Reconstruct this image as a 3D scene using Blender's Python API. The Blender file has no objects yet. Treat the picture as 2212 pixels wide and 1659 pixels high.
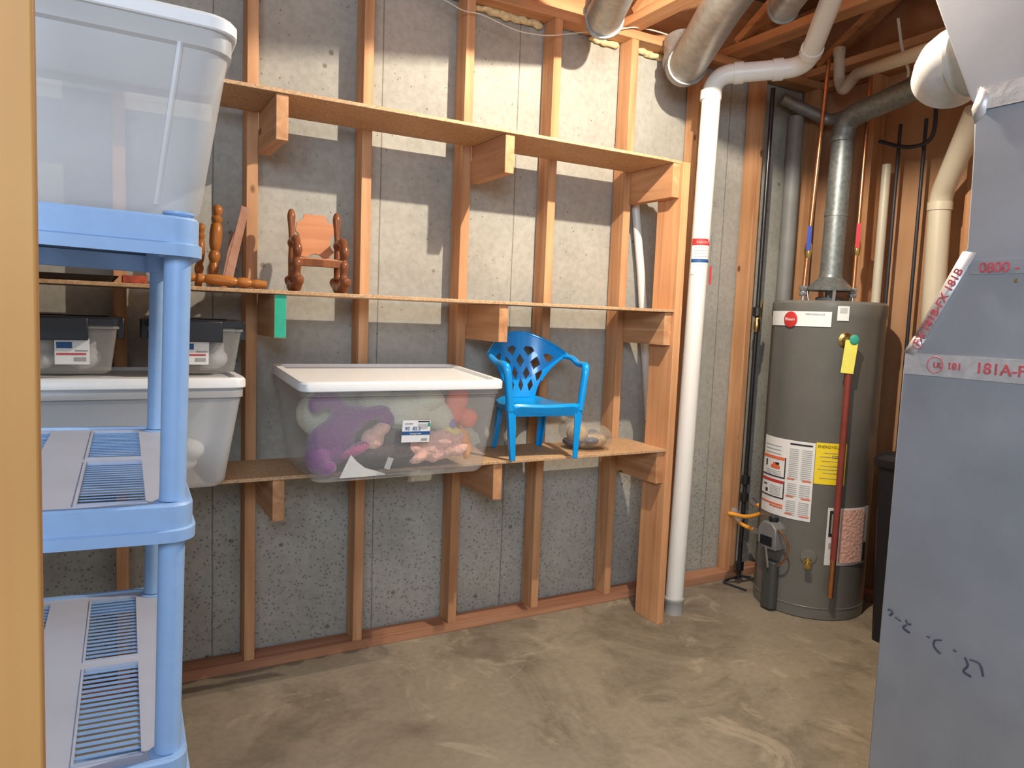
import bpy, bmesh, math, random
from mathutils import Vector, Matrix
random.seed(7)
S = bpy.context.scene
C = S.collection
pi = math.pi

# ------------------------------------------------------------ camera, light, exposure
cd = bpy.data.cameras.new('camera'); cam = bpy.data.objects.new('camera', cd); C.objects.link(cam)
cd.sensor_width = 36.0; cd.lens = 1598.76 / 2212 * 36.0; cd.clip_start = 0.05
Rv = Vector((0.87248157, -0.48709439, 0.03892256)); Uv = Vector((0.0112697, 0.09969072, 0.99495465))
Fv = Vector((0.48851705, 0.86764095, -0.09246772))
cam.matrix_world = Matrix(((Rv.x, Uv.x, -Fv.x, -0.4539), (Rv.y, Uv.y, -Fv.y, -2.7242), (Rv.z, Uv.z, -Fv.z, 1.336), (0, 0, 0, 1)))
S.camera = cam
w = bpy.data.worlds.new('world'); S.world = w; w.use_nodes = True
w.node_tree.nodes['Background'].inputs[0].default_value = (0.80, 0.76, 0.72, 1)
w.node_tree.nodes['Background'].inputs[1].default_value = 0.28
S.view_settings.view_transform = 'Standard'; S.view_settings.look = 'None'
S.view_settings.gamma = 1.0; S.view_settings.use_curve_mapping = False
S.view_settings.exposure = 1.5

def light(name, kind, loc, power, col, size=0.05, aim=None, sizey=None):
    l = bpy.data.lights.new(name, kind); l.energy = power; l.color = col
    if kind == 'POINT': l.shadow_soft_size = size
    else:
        l.size = size
        if sizey: l.shape = 'RECTANGLE'; l.size_y = sizey
    o = bpy.data.objects.new(name, l); C.objects.link(o); o.location = loc
    if aim: o.rotation_euler = (Vector(aim) - Vector(loc)).to_track_quat('-Z', 'Y').to_euler()
    return o
BULB = (1.155, -1.14, 2.485)
light('bulb_light', 'POINT', BULB, 50, (1.0, 0.905, 0.765), 0.012)
# added cool fill behind the camera, for bluish light from an unseen source
light('cool_fill_light', 'AREA', (-0.95, -3.65, 2.10), 25, (0.62, 0.78, 1.0), 1.1, (0.5, -0.6, 1.1), 0.7)

# ------------------------------------------------------------ materials
MAT = {}
def newmat(name):
    m = bpy.data.materials.new(name); m.use_nodes = True
    n = m.node_tree.nodes; b = n['Principled BSDF']
    MAT[name] = m
    return m, n, m.node_tree.links, b
def plain(name, col, rough=0.5, metal=0.0, bump=0.0, scale=40, vary=0.0, alpha=1.0, spec=0.5, coat=0.0, sheen=0.0, trans=0.0):
    m, n, l, b = newmat(name)
    b.inputs['Roughness'].default_value = rough; b.inputs['Metallic'].default_value = metal
    b.inputs['Specular IOR Level'].default_value = spec; b.inputs['Coat Weight'].default_value = coat
    b.inputs['Sheen Weight'].default_value = sheen; b.inputs['Transmission Weight'].default_value = trans
    b.inputs['Alpha'].default_value = alpha
    tc = n.new('ShaderNodeTexCoord'); nz = n.new('ShaderNodeTexNoise')
    nz.inputs['Scale'].default_value = scale; nz.inputs['Detail'].default_value = 4
    l.new(tc.outputs['Object'], nz.inputs['Vector'])
    r = n.new('ShaderNodeValToRGB')
    r.color_ramp.elements[0].position = 0.3; r.color_ramp.elements[1].position = 0.7
    r.color_ramp.elements[0].color = tuple(c * (1 - vary) for c in col) + (1,)
    r.color_ramp.elements[1].color = tuple(min(1, c * (1 + vary)) for c in col) + (1,)
    l.new(nz.outputs['Fac'], r.inputs[0]); l.new(r.outputs[0], b.inputs['Base Color'])
    if bump:
        bp = n.new('ShaderNodeBump'); bp.inputs['Strength'].default_value = bump; bp.inputs['Distance'].default_value = 0.01
        l.new(nz.outputs['Fac'], bp.inputs['Height']); l.new(bp.outputs[0], b.inputs['Normal'])
    return m
def wood(name, axis, c0, c1, knot=(0.16, 0.07, 0.03), rough=0.6, fine=26, knots=True):
    m, n, l, b = newmat(name); b.inputs['Roughness'].default_value = rough; b.inputs['Specular IOR Level'].default_value = 0.25
    tc = n.new('ShaderNodeTexCoord'); oi = n.new('ShaderNodeObjectInfo')
    mu = n.new('ShaderNodeMath'); mu.operation = 'MULTIPLY'; mu.inputs[1].default_value = 17.0
    l.new(oi.outputs['Random'], mu.inputs[0])
    ad = n.new('ShaderNodeVectorMath'); ad.operation = 'ADD'; l.new(tc.outputs['Object'], ad.inputs[0]); l.new(mu.outputs[0], ad.inputs[1])
    mp = n.new('ShaderNodeMapping'); sc = [1.0, 1.0, 1.0]; sc['xyz'.index(axis)] = 0.06
    mp.inputs['Scale'].default_value = sc; l.new(ad.outputs[0], mp.inputs[0])
    nz = n.new('ShaderNodeTexNoise'); nz.inputs['Scale'].default_value = fine; nz.inputs['Detail'].default_value = 5; nz.inputs['Distortion'].default_value = 0.6
    l.new(mp.outputs[0], nz.inputs['Vector'])
    nb = n.new('ShaderNodeTexNoise'); nb.inputs['Scale'].default_value = 3.0; l.new(ad.outputs[0], nb.inputs['Vector'])
    r = n.new('ShaderNodeValToRGB'); r.color_ramp.elements[0].position = 0.28; r.color_ramp.elements[1].position = 0.66
    r.color_ramp.elements[0].color = c0 + (1,); r.color_ramp.elements[1].color = c1 + (1,)
    l.new(nz.outputs['Fac'], r.inputs[0])
    mx = n.new('ShaderNodeMixRGB'); mx.blend_type = 'MULTIPLY'; mx.inputs[0].default_value = 0.55
    r2 = n.new('ShaderNodeValToRGB'); r2.color_ramp.elements[0].position = 0.35; r2.color_ramp.elements[1].position = 0.6
    r2.color_ramp.elements[0].color = (0.78, 0.70, 0.62, 1); r2.color_ramp.elements[1].color = (1, 1, 1, 1)
    l.new(nb.outputs['Fac'], r2.inputs[0]); l.new(r.outputs[0], mx.inputs[1]); l.new(r2.outputs[0], mx.inputs[2])
    last = mx.outputs[0]
    if knots:
        mp2 = n.new('ShaderNodeMapping'); s2 = [6.0] * 3; s2['xyz'.index(axis)] = 3.6; mp2.inputs['Scale'].default_value = s2
        l.new(ad.outputs[0], mp2.inputs[0])
        vo = n.new('ShaderNodeTexVoronoi'); vo.inputs['Scale'].default_value = 1.0; l.new(mp2.outputs[0], vo.inputs['Vector'])
        r3 = n.new('ShaderNodeValToRGB'); r3.color_ramp.elements[0].position = 0.05; r3.color_ramp.elements[1].position = 0.085
        r3.color_ramp.elements[0].color = (1, 1, 1, 1); r3.color_ramp.elements[1].color = (0, 0, 0, 1)
        l.new(vo.outputs['Distance'], r3.inputs[0])
        mk = n.new('ShaderNodeMixRGB'); l.new(r3.outputs[0], mk.inputs[0]); l.new(last, mk.inputs[1]); mk.inputs[2].default_value = knot + (1,)
        last = mk.outputs[0]
    l.new(last, b.inputs['Base Color'])
    bp = n.new('ShaderNodeBump'); bp.inputs['Strength'].default_value = 0.12; bp.inputs['Distance'].default_value = 0.004
    l.new(nz.outputs['Fac'], bp.inputs['Height']); l.new(bp.outputs[0], b.inputs['Normal'])
    return m
PA, PB = (0.42, 0.195, 0.085), (0.64, 0.35, 0.175)
for ax in 'xyz': wood('pine_' + ax, ax, PA, PB)
wood('post_wood', 'z', (0.52, 0.25, 0.115), (0.74, 0.39, 0.185))
wood('jamb_wood', 'z', (0.30, 0.145, 0.040), (0.38, 0.195, 0.060), knots=False, fine=18)
wood('plate_wood', 'x', (0.32, 0.14, 0.075), (0.50, 0.25, 0.14))
wood('rocker_wood', 'z', (0.17, 0.055, 0.022), (0.31, 0.11, 0.042), rough=0.28, knots=False)
wood('rocker_panel', 'x', (0.50, 0.20, 0.09), (0.62, 0.28, 0.14), rough=0.35, knots=False)
wood('spindle_wood', 'z', (0.30, 0.10, 0.02), (0.48, 0.18, 0.04), rough=0.3, knots=False)
wood('slat_wood', 'z', (0.30, 0.15, 0.10), (0.42, 0.23, 0.16), rough=0.5, knots=False)
wood('sheathing_wood', 'z', (0.46, 0.25, 0.13), (0.58, 0.34, 0.19), fine=7, knots=False)
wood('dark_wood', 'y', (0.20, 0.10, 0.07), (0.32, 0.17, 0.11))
# particle board: speckled chips
m, n, l, b = newmat('particle_board'); b.inputs['Roughness'].default_value = 0.7
tc = n.new('ShaderNodeTexCoord'); vo = n.new('ShaderNodeTexVoronoi'); vo.inputs['Scale'].default_value = 260
l.new(tc.outputs['Object'], vo.inputs['Vector'])
nz = n.new('ShaderNodeTexNoise'); nz.inputs['Scale'].default_value = 5; nz.inputs['Detail'].default_value = 5; l.new(tc.outputs['Object'], nz.inputs['Vector'])
r = n.new('ShaderNodeValToRGB'); r.color_ramp.elements[0].color = (0.44, 0.25, 0.12, 1); r.color_ramp.elements[1].color = (0.66, 0.44, 0.25, 1)
sp = n.new('ShaderNodeSeparateColor'); l.new(vo.outputs['Color'], sp.inputs[0]); l.new(sp.outputs[0], r.inputs[0])
mx = n.new('ShaderNodeMixRGB'); mx.blend_type = 'MULTIPLY'; mx.inputs[0].default_value = 0.4
r2 = n.new('ShaderNodeValToRGB'); r2.color_ramp.elements[0].position = 0.35; r2.color_ramp.elements[1].position = 0.65
r2.color_ramp.elements[0].color = (0.7, 0.6, 0.5, 1); r2.color_ramp.elements[1].color = (1, 1, 1, 1)
l.new(nz.outputs['Fac'], r2.inputs[0]); l.new(r.outputs[0], mx.inputs[1]); l.new(r2.outputs[0], mx.inputs[2]); l.new(mx.outputs[0], b.inputs['Base Color'])

def concrete(name, base, seams=(), pits=True, stains=None, rough=0.85):
    m, n, l, b = newmat(name); b.inputs['Roughness'].default_value = rough; b.inputs['Specular IOR Level'].default_value = 0.25
    tc = n.new('ShaderNodeTexCoord'); P = tc.outputs['Object']
    def noise(sc, det=6, rgh=0.55, dist=0):
        x = n.new('ShaderNodeTexNoise'); x.inputs['Scale'].default_value = sc; x.inputs['Detail'].default_value = det
        x.inputs['Roughness'].default_value = rgh; x.inputs['Distortion'].default_value = dist; l.new(P, x.inputs['Vector']); return x.outputs['Fac']
    def ramp(src, a, c, ca, cb):
        x = n.new('ShaderNodeValToRGB'); x.color_ramp.elements[0].position = a; x.color_ramp.elements[1].position = c
        x.color_ramp.elements[0].color = ca; x.color_ramp.elements[1].color = cb; l.new(src, x.inputs[0]); return x.outputs[0]
    def mix(f, a, c, mode='MIX'):
        x = n.new('ShaderNodeMixRGB'); x.blend_type = mode
        for i, v in enumerate((f, a, c)):
            if hasattr(v, 'links'): l.new(v, x.inputs[i])
            else: x.inputs[i].default_value = v
        return x.outputs[0]
    d = tuple(c * 0.84 for c in base) + (1,); h = tuple(min(1, c * 1.10) for c in base) + (1,)
    col = ramp(noise(2.3, 8, 0.6, 0.3), 0.35, 0.65, d, h)
    col = mix(0.6, col, ramp(noise(38, 3), 0.35, 0.62, (0.80, 0.80, 0.78, 1), (1, 1, 1, 1)), 'MULTIPLY')
    if pits:
        v = n.new('ShaderNodeTexVoronoi'); v.inputs['Scale'].default_value = 30; l.new(P, v.inputs['Vector'])
        pit = ramp(v.outputs['Distance'], 0.06, 0.14, (0.35, 0.32, 0.30, 1), (1, 1, 1, 1))
        v2 = n.new('ShaderNodeTexVoronoi'); v2.inputs['Scale'].default_value = 6.5; l.new(P, v2.inputs['Vector'])
        pit2 = ramp(v2.outputs['Distance'], 0.045, 0.075, (0.42, 0.38, 0.35, 1), (1, 1, 1, 1))
        msk = ramp(noise(4, 2), 0.40, 0.56, (0, 0, 0, 1), (1, 1, 1, 1))
        col = mix(msk, col, mix(0.85, col, pit, 'MULTIPLY')); col = mix(0.8, col, pit2, 'MULTIPLY')
        # honeycombing of the lower pour: dense small air pockets
        v3 = n.new('ShaderNodeTexVoronoi'); v3.inputs['Scale'].default_value = 62; l.new(P, v3.inputs['Vector'])
        pk3 = ramp(v3.outputs['Distance'], 0.10, 0.34, (0.42, 0.40, 0.38, 1), (1.06, 1.06, 1.06, 1))
        sg = n.new('ShaderNodeSeparateXYZ'); l.new(P, sg.inputs[0])
        mz = n.new('ShaderNodeMath'); mz.operation = 'MULTIPLY_ADD'; l.new(noise(5, 4), mz.inputs[0]); mz.inputs[1].default_value = 0.5; l.new(sg.outputs[2], mz.inputs[2])
        low = ramp(mz.outputs[0], 0.85, 1.15, (0.85, 0.85, 0.85, 1), (0.12, 0.12, 0.12, 1))
        col = mix(low, col, mix(1.0, col, pk3, 'MULTIPLY'))
    if stains:
        s1 = ramp(noise(1.7, 9, 0.68, 0.8), 0.50, 0.60, (0, 0, 0, 1), (1, 1, 1, 1))
        col = mix(mix(1.0, s1, ramp(noise(9, 6, 0.7), 0.30, 0.7, (0.15, 0.15, 0.15, 1), (0.85, 0.85, 0.85, 1)), 'MULTIPLY'), col, stains + (1,))
        s2 = ramp(noise(3.1, 8, 0.7, 1.5), 0.57, 0.64, (0, 0, 0, 1), (0.5, 0.5, 0.5, 1))
        col = mix(s2, col, tuple(min(1, c * 1.45) for c in base) + (1,))
    if seams:
        sx = n.new('ShaderNodeSeparateXYZ'); l.new(P, sx.inputs[0])
        wob = noise(3, 3)
        for X in seams:
            a = n.new('ShaderNodeMath'); a.operation = 'SUBTRACT'; l.new(sx.outputs[0], a.inputs[0]); a.inputs[1].default_value = X - 0.004
            a1 = n.new('ShaderNodeMath'); a1.operation = 'MULTIPLY_ADD'; l.new(wob, a1.inputs[0]); a1.inputs[1].default_value = -0.008; l.new(a.outputs[0], a1.inputs[2])
            a2 = n.new('ShaderNodeMath'); a2.operation = 'ABSOLUTE'; l.new(a1.outputs[0], a2.inputs[0])
            col = mix(1.0, col, ramp(a2.outputs[0], 0.0015, 0.0035, (0.42, 0.38, 0.34, 1), (1, 1, 1, 1)), 'MULTIPLY')
    l.new(col, b.inputs['Base Color'])
    bp = n.new('ShaderNodeBump'); bp.inputs['Strength'].default_value = 0.25; bp.inputs['Distance'].default_value = 0.004
    l.new(noise(22, 8), bp.inputs['Height']); l.new(bp.outputs[0], b.inputs['Normal'])
concrete('wall_concrete', (0.41, 0.39, 0.335), seams=(-0.70, -0.094, 0.515, 1.112, 1.722, 2.33))
concrete('floor_concrete', (0.305, 0.255, 0.185), pits=False, stains=(0.135, 0.106, 0.07), rough=0.6)

plain('blue_plastic', (0.27, 0.43, 0.68), 0.42, vary=0.03)
plain('deck_glare_plastic', (0.43, 0.45, 0.52), 0.45, vary=0.05, scale=6)  # blue deck plastic greyed: warm bulb light and glare put into the colour
plain('grey_lid_white', (0.80, 0.80, 0.78), 0.35, vary=0.02)
plain('frosted_plastic', (0.74, 0.74, 0.74), 0.28, alpha=0.46, vary=0.03, scale=8)
plain('clear_plastic', (0.74, 0.73, 0.68), 0.22, alpha=0.24, vary=0.05, scale=8)
plain('dark_plastic', (0.012, 0.014, 0.020), 0.35, vary=0.1)
plain('chair_blue', (0.0, 0.30, 0.72), 0.25, vary=0.03, coat=0.3)
plain('white_pvc', (0.80, 0.78, 0.71), 0.35, vary=0.02, scale=6)
plain('cream_pvc', (0.62, 0.55, 0.42), 0.4, vary=0.04, scale=6)
plain('grey_pvc', (0.40, 0.39, 0.36), 0.45, vary=0.1, scale=9)
plain('takeoff_metal', (0.58, 0.57, 0.53), 0.35, metal=0.2, vary=0.05)
plain('dull_pvc', (0.24, 0.23, 0.21), 0.55, vary=0.12, scale=9)
plain('vent_grey', (0.22, 0.22, 0.21), 0.4, metal=0.2, vary=0.1)
plain('galvanised', (0.33, 0.325, 0.31), 0.45, metal=0.6, vary=0.16, scale=30, bump=0.03)
plain('flue_metal', (0.24, 0.26, 0.25), 0.46, metal=0.6, vary=0.22, scale=55, bump=0.05)
plain('sheet_metal', (0.40, 0.415, 0.44), 0.46, metal=0.55, vary=0.10, scale=5, bump=0.02)
plain('foil_tape', (0.56, 0.53, 0.50), 0.42, metal=0.35, vary=0.10, scale=45, bump=0.12)
plain('heater_grey', (0.16, 0.155, 0.138), 0.27, vary=0.05, scale=12)
plain('heater_dark', (0.06, 0.062, 0.06), 0.45, vary=0.1)
plain('black_iron', (0.018, 0.016, 0.016), 0.30, vary=0.2)
plain('black_plastic', (0.010, 0.011, 0.016), 0.42, vary=0.1)
plain('copper', (0.62, 0.27, 0.12), 0.28, metal=0.9, vary=0.12)
plain('red_pipe', (0.26, 0.055, 0.04), 0.38, metal=0.2, vary=0.15, scale=14)
plain('brass', (0.70, 0.50, 0.18), 0.25, metal=1.0, vary=0.1)
plain('steel', (0.60, 0.60, 0.62), 0.28, metal=0.9, vary=0.1)
plain('paper_white', (0.80, 0.79, 0.76), 0.6, vary=0.02)
plain('paper_grey', (0.50, 0.50, 0.49), 0.6, vary=0.04)
plain('print_grey', (0.36, 0.36, 0.36), 0.7, vary=0.1)
plain('print_black', (0.02, 0.02, 0.022), 0.6)
plain('print_red', (0.55, 0.035, 0.03), 0.55)
plain('print_orange', (0.80, 0.16, 0.06), 0.55)
plain('print_blue', (0.02, 0.09, 0.25), 0.5)
plain('marker_ink', (0.055, 0.055, 0.075), 0.7)
plain('tape_red', (0.52, 0.09, 0.10), 0.5, vary=0.3, scale=120)
plain('yellow_paper', (0.90, 0.68, 0.02), 0.55, vary=0.02)
plain('tag_yellow', (0.80, 0.74, 0.12), 0.5, vary=0.03)
plain('tag_green', (0.03, 0.32, 0.22), 0.5)
plain('green_paint', (0.02, 0.40, 0.25), 0.6, vary=0.12, scale=30)
plain('gas_orange', (0.90, 0.36, 0.04), 0.4)
plain('valve_red', (0.62, 0.03, 0.05), 0.4)
plain('valve_blue', (0.02, 0.05, 0.35), 0.4)
plain('plush_purple', (0.20, 0.015, 0.20), 0.95, bump=0.6, scale=160, vary=0.25, sheen=0.5)
plain('plush_maroon', (0.36, 0.04, 0.16), 0.95, bump=0.6, scale=160, vary=0.25, sheen=0.5)
plain('plush_cream', (0.74, 0.70, 0.50), 0.95, bump=0.6, scale=140, vary=0.10, sheen=0.4)
plain('plush_pink', (0.84, 0.46, 0.36), 0.95, bump=0.7, scale=70, vary=0.14, sheen=0.4)
plain('plush_coral', (0.88, 0.17, 0.09), 0.9, bump=0.4, scale=120, vary=0.08)
plain('plush_orange', (0.90, 0.36, 0.08), 0.8, vary=0.08)
plain('plush_brown', (0.075, 0.05, 0.045), 0.95, bump=0.5, scale=120, vary=0.3)
plain('plush_yellow', (0.85, 0.66, 0.20), 0.8, vary=0.08)
plain('plush_lilac', (0.30, 0.22, 0.50), 0.8, vary=0.08)
plain('cloth_white', (0.80, 0.78, 0.72), 0.8, vary=0.05)
plain('cloth_grey', (0.34, 0.33, 0.34), 0.8, vary=0.25, scale=20)
plain('bag_film', (0.55, 0.50, 0.42), 0.12, alpha=0.30, bump=0.9, scale=28, vary=0.2)
plain('bag_tan', (0.50, 0.33, 0.15), 0.5, vary=0.4, scale=30)
plain('bag_slate', (0.10, 0.10, 0.14), 0.4, vary=0.3, scale=30)
plain('foam', (0.70, 0.56, 0.30), 0.8, bump=0.6, scale=60, vary=0.2)
plain('wire_white', (0.66, 0.62, 0.52), 0.5)
plain('dark_cable', (0.03, 0.028, 0.035), 0.5)
plain('red_box', (0.42, 0.07, 0.03), 0.5, vary=0.4, scale=40)
plain('tape_clear', (0.50, 0.52, 0.52), 0.2, alpha=0.35)
m, n, l, b = newmat('bulb_glass'); b.inputs['Emission Color'].default_value = (1, 0.86, 0.66, 1); b.inputs['Emission Strength'].default_value = 6

# ------------------------------------------------------------ mesh builder
class MB:
    def __init__(s): s.v = []; s.f = []
    def add(s, vs, fs):
        k = len(s.v); s.v += [tuple(p) for p in vs]; s.f += [tuple(i + k for i in f) for f in fs]; return s
    def box(s, x0, x1, y0, y1, z0, z1):
        x0, x1 = sorted((x0, x1)); y0, y1 = sorted((y0, y1)); z0, z1 = sorted((z0, z1))
        return s.add([(x, y, z) for x in (x0, x1) for y in (y0, y1) for z in (z0, z1)],
                     [(0, 1, 3, 2), (4, 6, 7, 5), (0, 4, 5, 1), (2, 3, 7, 6), (0, 2, 6, 4), (1, 5, 7, 3)])
    def bar(s, a, b, wd, th, up=(0, 0, 1)):
        a = Vector(a); b = Vector(b); d = (b - a).normalized(); sd = d.cross(Vector(up))
        if sd.length < 1e-4: sd = d.cross(Vector((1, 0, 0)))
        sd.normalize(); u = sd.cross(d)
        vs = [p + sd * (i * wd / 2) + u * (j * th / 2) for p in (a, b) for i in (-1, 1) for j in (-1, 1)]
        return s.add(vs, [(0, 1, 3, 2), (4, 6, 7, 5), (0, 4, 5, 1), (2, 3, 7, 6), (0, 2, 6, 4), (1, 5, 7, 3)])
    def tube(s, pts, r, n=16, cap=True, flat=1.0):
        pts = [Vector(p) for p in pts]; k = len(pts)
        rs = r if isinstance(r, (list, tuple)) else [r] * k
        t0 = (pts[1] - pts[0]).normalized(); a = t0.orthogonal().normalized()
        rings = []
        for i in range(k):
            t = (pts[min(i + 1, k - 1)] - pts[max(i - 1, 0)]).normalized()
            a = (a - t * a.dot(t)).normalized(); bb = t.cross(a)
            rings.append([pts[i] + (a * math.cos(2 * pi * j / n) + bb * math.sin(2 * pi * j / n) * flat) * rs[i] for j in range(n)])
        return s.loft(rings, cap, cap)
    def loft(s, rings, c0=True, c1=True, closed=True):
        n = len(rings[0]); vs = [p for r in rings for p in r]; fs = []
        for i in range(len(rings) - 1):
            for j in range(n if closed else n - 1):
                a = i * n + j; b = i * n + (j + 1) % n
                fs.append((a, b, b + n, a + n))
        if c0: fs.append(tuple(range(n - 1, -1, -1)))
        if c1: fs.append(tuple((len(rings) - 1) * n + j for j in range(n)))
        return s.add(vs, fs)
    def lathe(s, prof, n=24, c=(0, 0, 0), M=None):
        rings = []
        for r, z in prof:
            ring = [Vector((r * math.cos(2 * pi * j / n), r * math.sin(2 * pi * j / n), z)) for j in range(n)]
            if M is not None: ring = [M @ p for p in ring]
            rings.append([p + Vector(c) for p in ring])
        return s.loft(rings)
    def ell(s, c, r, n=20, M=None):
        rings = []
        for i in range(n // 2 + 1):
            t = pi * i / (n // 2); t = min(max(t, 0.02), pi - 0.02)
            ring = [Vector((r[0] * math.sin(t) * math.cos(2 * pi * j / n), r[1] * math.sin(t) * math.sin(2 * pi * j / n), -r[2] * math.cos(t))) for j in range(n)]
            if M is not None: ring = [M @ p for p in ring]
            rings.append([p + Vector(c) for p in ring])
        return s.loft(rings)
    def prism(s, poly, ax, t0, t1):
        def P(p, t): return {'x': (t, p[0], p[1]), 'y': (p[0], t, p[1]), 'z': (p[0], p[1], t)}[ax]
        return s.loft([[P(p, t0) for p in poly], [P(p, t1) for p in poly]])
    def cyl_patch(s, c, r, a0, a1, z0, z1, th=0.0012, n=12):
        rings = []
        for i in range(n + 1):
            a = math.radians(a0 + (a1 - a0) * i / n); q = []
            for rr, z in ((r, z0), (r, z1), (r + th, z1), (r + th, z0)): q.append((c[0] + rr * math.cos(a), c[1] + rr * math.sin(a), z))
            rings.append(q)
        return s.loft(rings)
def curve(pts, k=6):
    pts = [Vector(p) for p in pts]; out = []
    for i in range(len(pts) - 1):
        p0 = pts[max(i - 1, 0)]; p1 = pts[i]; p2 = pts[i + 1]; p3 = pts[min(i + 2, len(pts) - 1)]
        for j in range(k):
            t = j / k; out.append(0.5 * ((2 * p1) + (p2 - p0) * t + (2 * p0 - 5 * p1 + 4 * p2 - p3) * t * t + (3 * p1 - p0 - 3 * p2 + p3) * t ** 3))
    out.append(pts[-1]); return out
def elbowed(pts, rad, k=8):
    pts = [Vector(p) for p in pts]; out = [pts[0]]
    for i in range(1, len(pts) - 1):
        a = (pts[i - 1] - pts[i]).normalized(); b = (pts[i + 1] - pts[i]).normalized()
        A = pts[i] + a * rad; B = pts[i] + b * rad
        for j in range(k + 1):
            t = j / k; out.append(A * (1 - t) ** 2 + pts[i] * 2 * t * (1 - t) + B * t * t)
    out.append(pts[-1]); return out

def obj(name, mb, mat, parent=None, loc=(0, 0, 0), rot=None, bevel=0.0, smooth=True, label=None, cat=None, group=None, kind=None, solid=0.0, remesh=0.0, angle=35):
    me = bpy.data.meshes.new(name); me.from_pydata(mb.v, [], mb.f)
    bm = bmesh.new(); bm.from_mesh(me); bmesh.ops.recalc_face_normals(bm, faces=bm.faces); bm.to_mesh(me); bm.free()
    me.materials.append(MAT[mat])
    if smooth:
        for p in me.polygons: p.use_smooth = True
        me.set_sharp_from_angle(angle=math.radians(angle))
    o = bpy.data.objects.new(name, me); C.objects.link(o); o.location = loc
    if rot: o.rotation_euler = rot
    if parent: o.parent = parent
    if solid:
        md = o.modifiers.new('solid', 'SOLIDIFY'); md.thickness = solid; md.offset = 0
    if remesh:
        md = o.modifiers.new('remesh', 'REMESH'); md.mode = 'VOXEL'; md.voxel_size = remesh; md.use_smooth_shade = True
        sm = o.modifiers.new('smooth', 'SMOOTH'); sm.iterations = 6; sm.factor = 0.5
    if bevel:
        md = o.modifiers.new('bevel', 'BEVEL'); md.width = bevel; md.segments = 2; md.limit_method = 'ANGLE'; md.angle_limit = math.radians(40)
    return tag(o, label, cat, group, kind)
def tag(o, label=None, cat=None, group=None, kind=None):
    if label: o['label'] = label
    if cat: o['category'] = cat
    if group: o['group'] = group
    if kind: o['kind'] = kind
    return o
def thing(name, label, cat, loc=(0, 0, 0), rot=(0, 0, 0), group=None):
    o = bpy.data.objects.new(name, None); C.objects.link(o); o.location = loc; o.rotation_euler = rot
    o.empty_display_size = 0.05
    return tag(o, label, cat, group)
def text(s, size, fn, mat, parent, name='lettering', depth=0.0006, bold=0.0, align='LEFT'):
    """lettering as thin mesh; fn maps (x along the line, y up, d outwards) to a point"""
    cu = bpy.data.curves.new(name, 'FONT'); cu.body = s; cu.size = size; cu.extrude = depth; cu.offset = bold; cu.align_x = align; cu.resolution_u = 3
    t = bpy.data.objects.new(name, cu); C.objects.link(t)
    dg = bpy.context.evaluated_depsgraph_get(); dg.update()
    me = bpy.data.meshes.new_from_object(t.evaluated_get(dg)); bpy.data.objects.remove(t)
    for v in me.vertices: v.co = fn(v.co.x, v.co.y, v.co.z)
    me.materials.clear(); me.materials.append(MAT[mat]); me.name = name
    o = bpy.data.objects.new(name, me); C.objects.link(o); o.parent = parent
    return o
def rrect(lx, ly, r, z, n=5, cx=0, cy=0):
    p = []
    for (sx, sy, a0) in ((1, 1, 0), (-1, 1, 90), (-1, -1, 180), (1, -1, 270)):
        for i in range(n + 1):
            a = math.radians(a0 + 90 * i / n)
            p.append(Vector((cx + sx * (lx / 2 - r) + r * math.cos(a), cy + sy * (ly / 2 - r) + r * math.sin(a), z)))
    return p

# ------------------------------------------------------------ the room shell
G = 0.4064; SW = 0.038; SD = 0.089
obj('floor', MB().box(-2.2, 2.96, -4.2, 0.1, -0.06, 0.0), 'floor_concrete', smooth=False, kind='structure')
obj('wall_back', MB().box(-2.2, 3.05, 0.1, 0.3, -0.06, 2.611), 'wall_concrete', smooth=False, kind='structure')
obj('wall_right', MB().box(2.951, 3.05, -4.2, 0.1, -0.06, 2.96), 'sheathing_wood', smooth=False, kind='structure')
obj('wall_left', MB().box(-2.3, -2.2, -4.2, 0.1, -0.06, 2.96), 'wall_concrete', smooth=False, kind='structure')
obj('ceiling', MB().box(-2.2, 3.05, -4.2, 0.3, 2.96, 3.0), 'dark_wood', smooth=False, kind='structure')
obj('trim_1', MB().box(-0.62, -0.4900, -2.218, -2.20, 0.0, 2.30), 'jamb_wood', rot=(0, math.radians(0.28), 0), bevel=0.002, kind='structure', label='bare honey-coloured wooden door jamb along the left edge')

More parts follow.
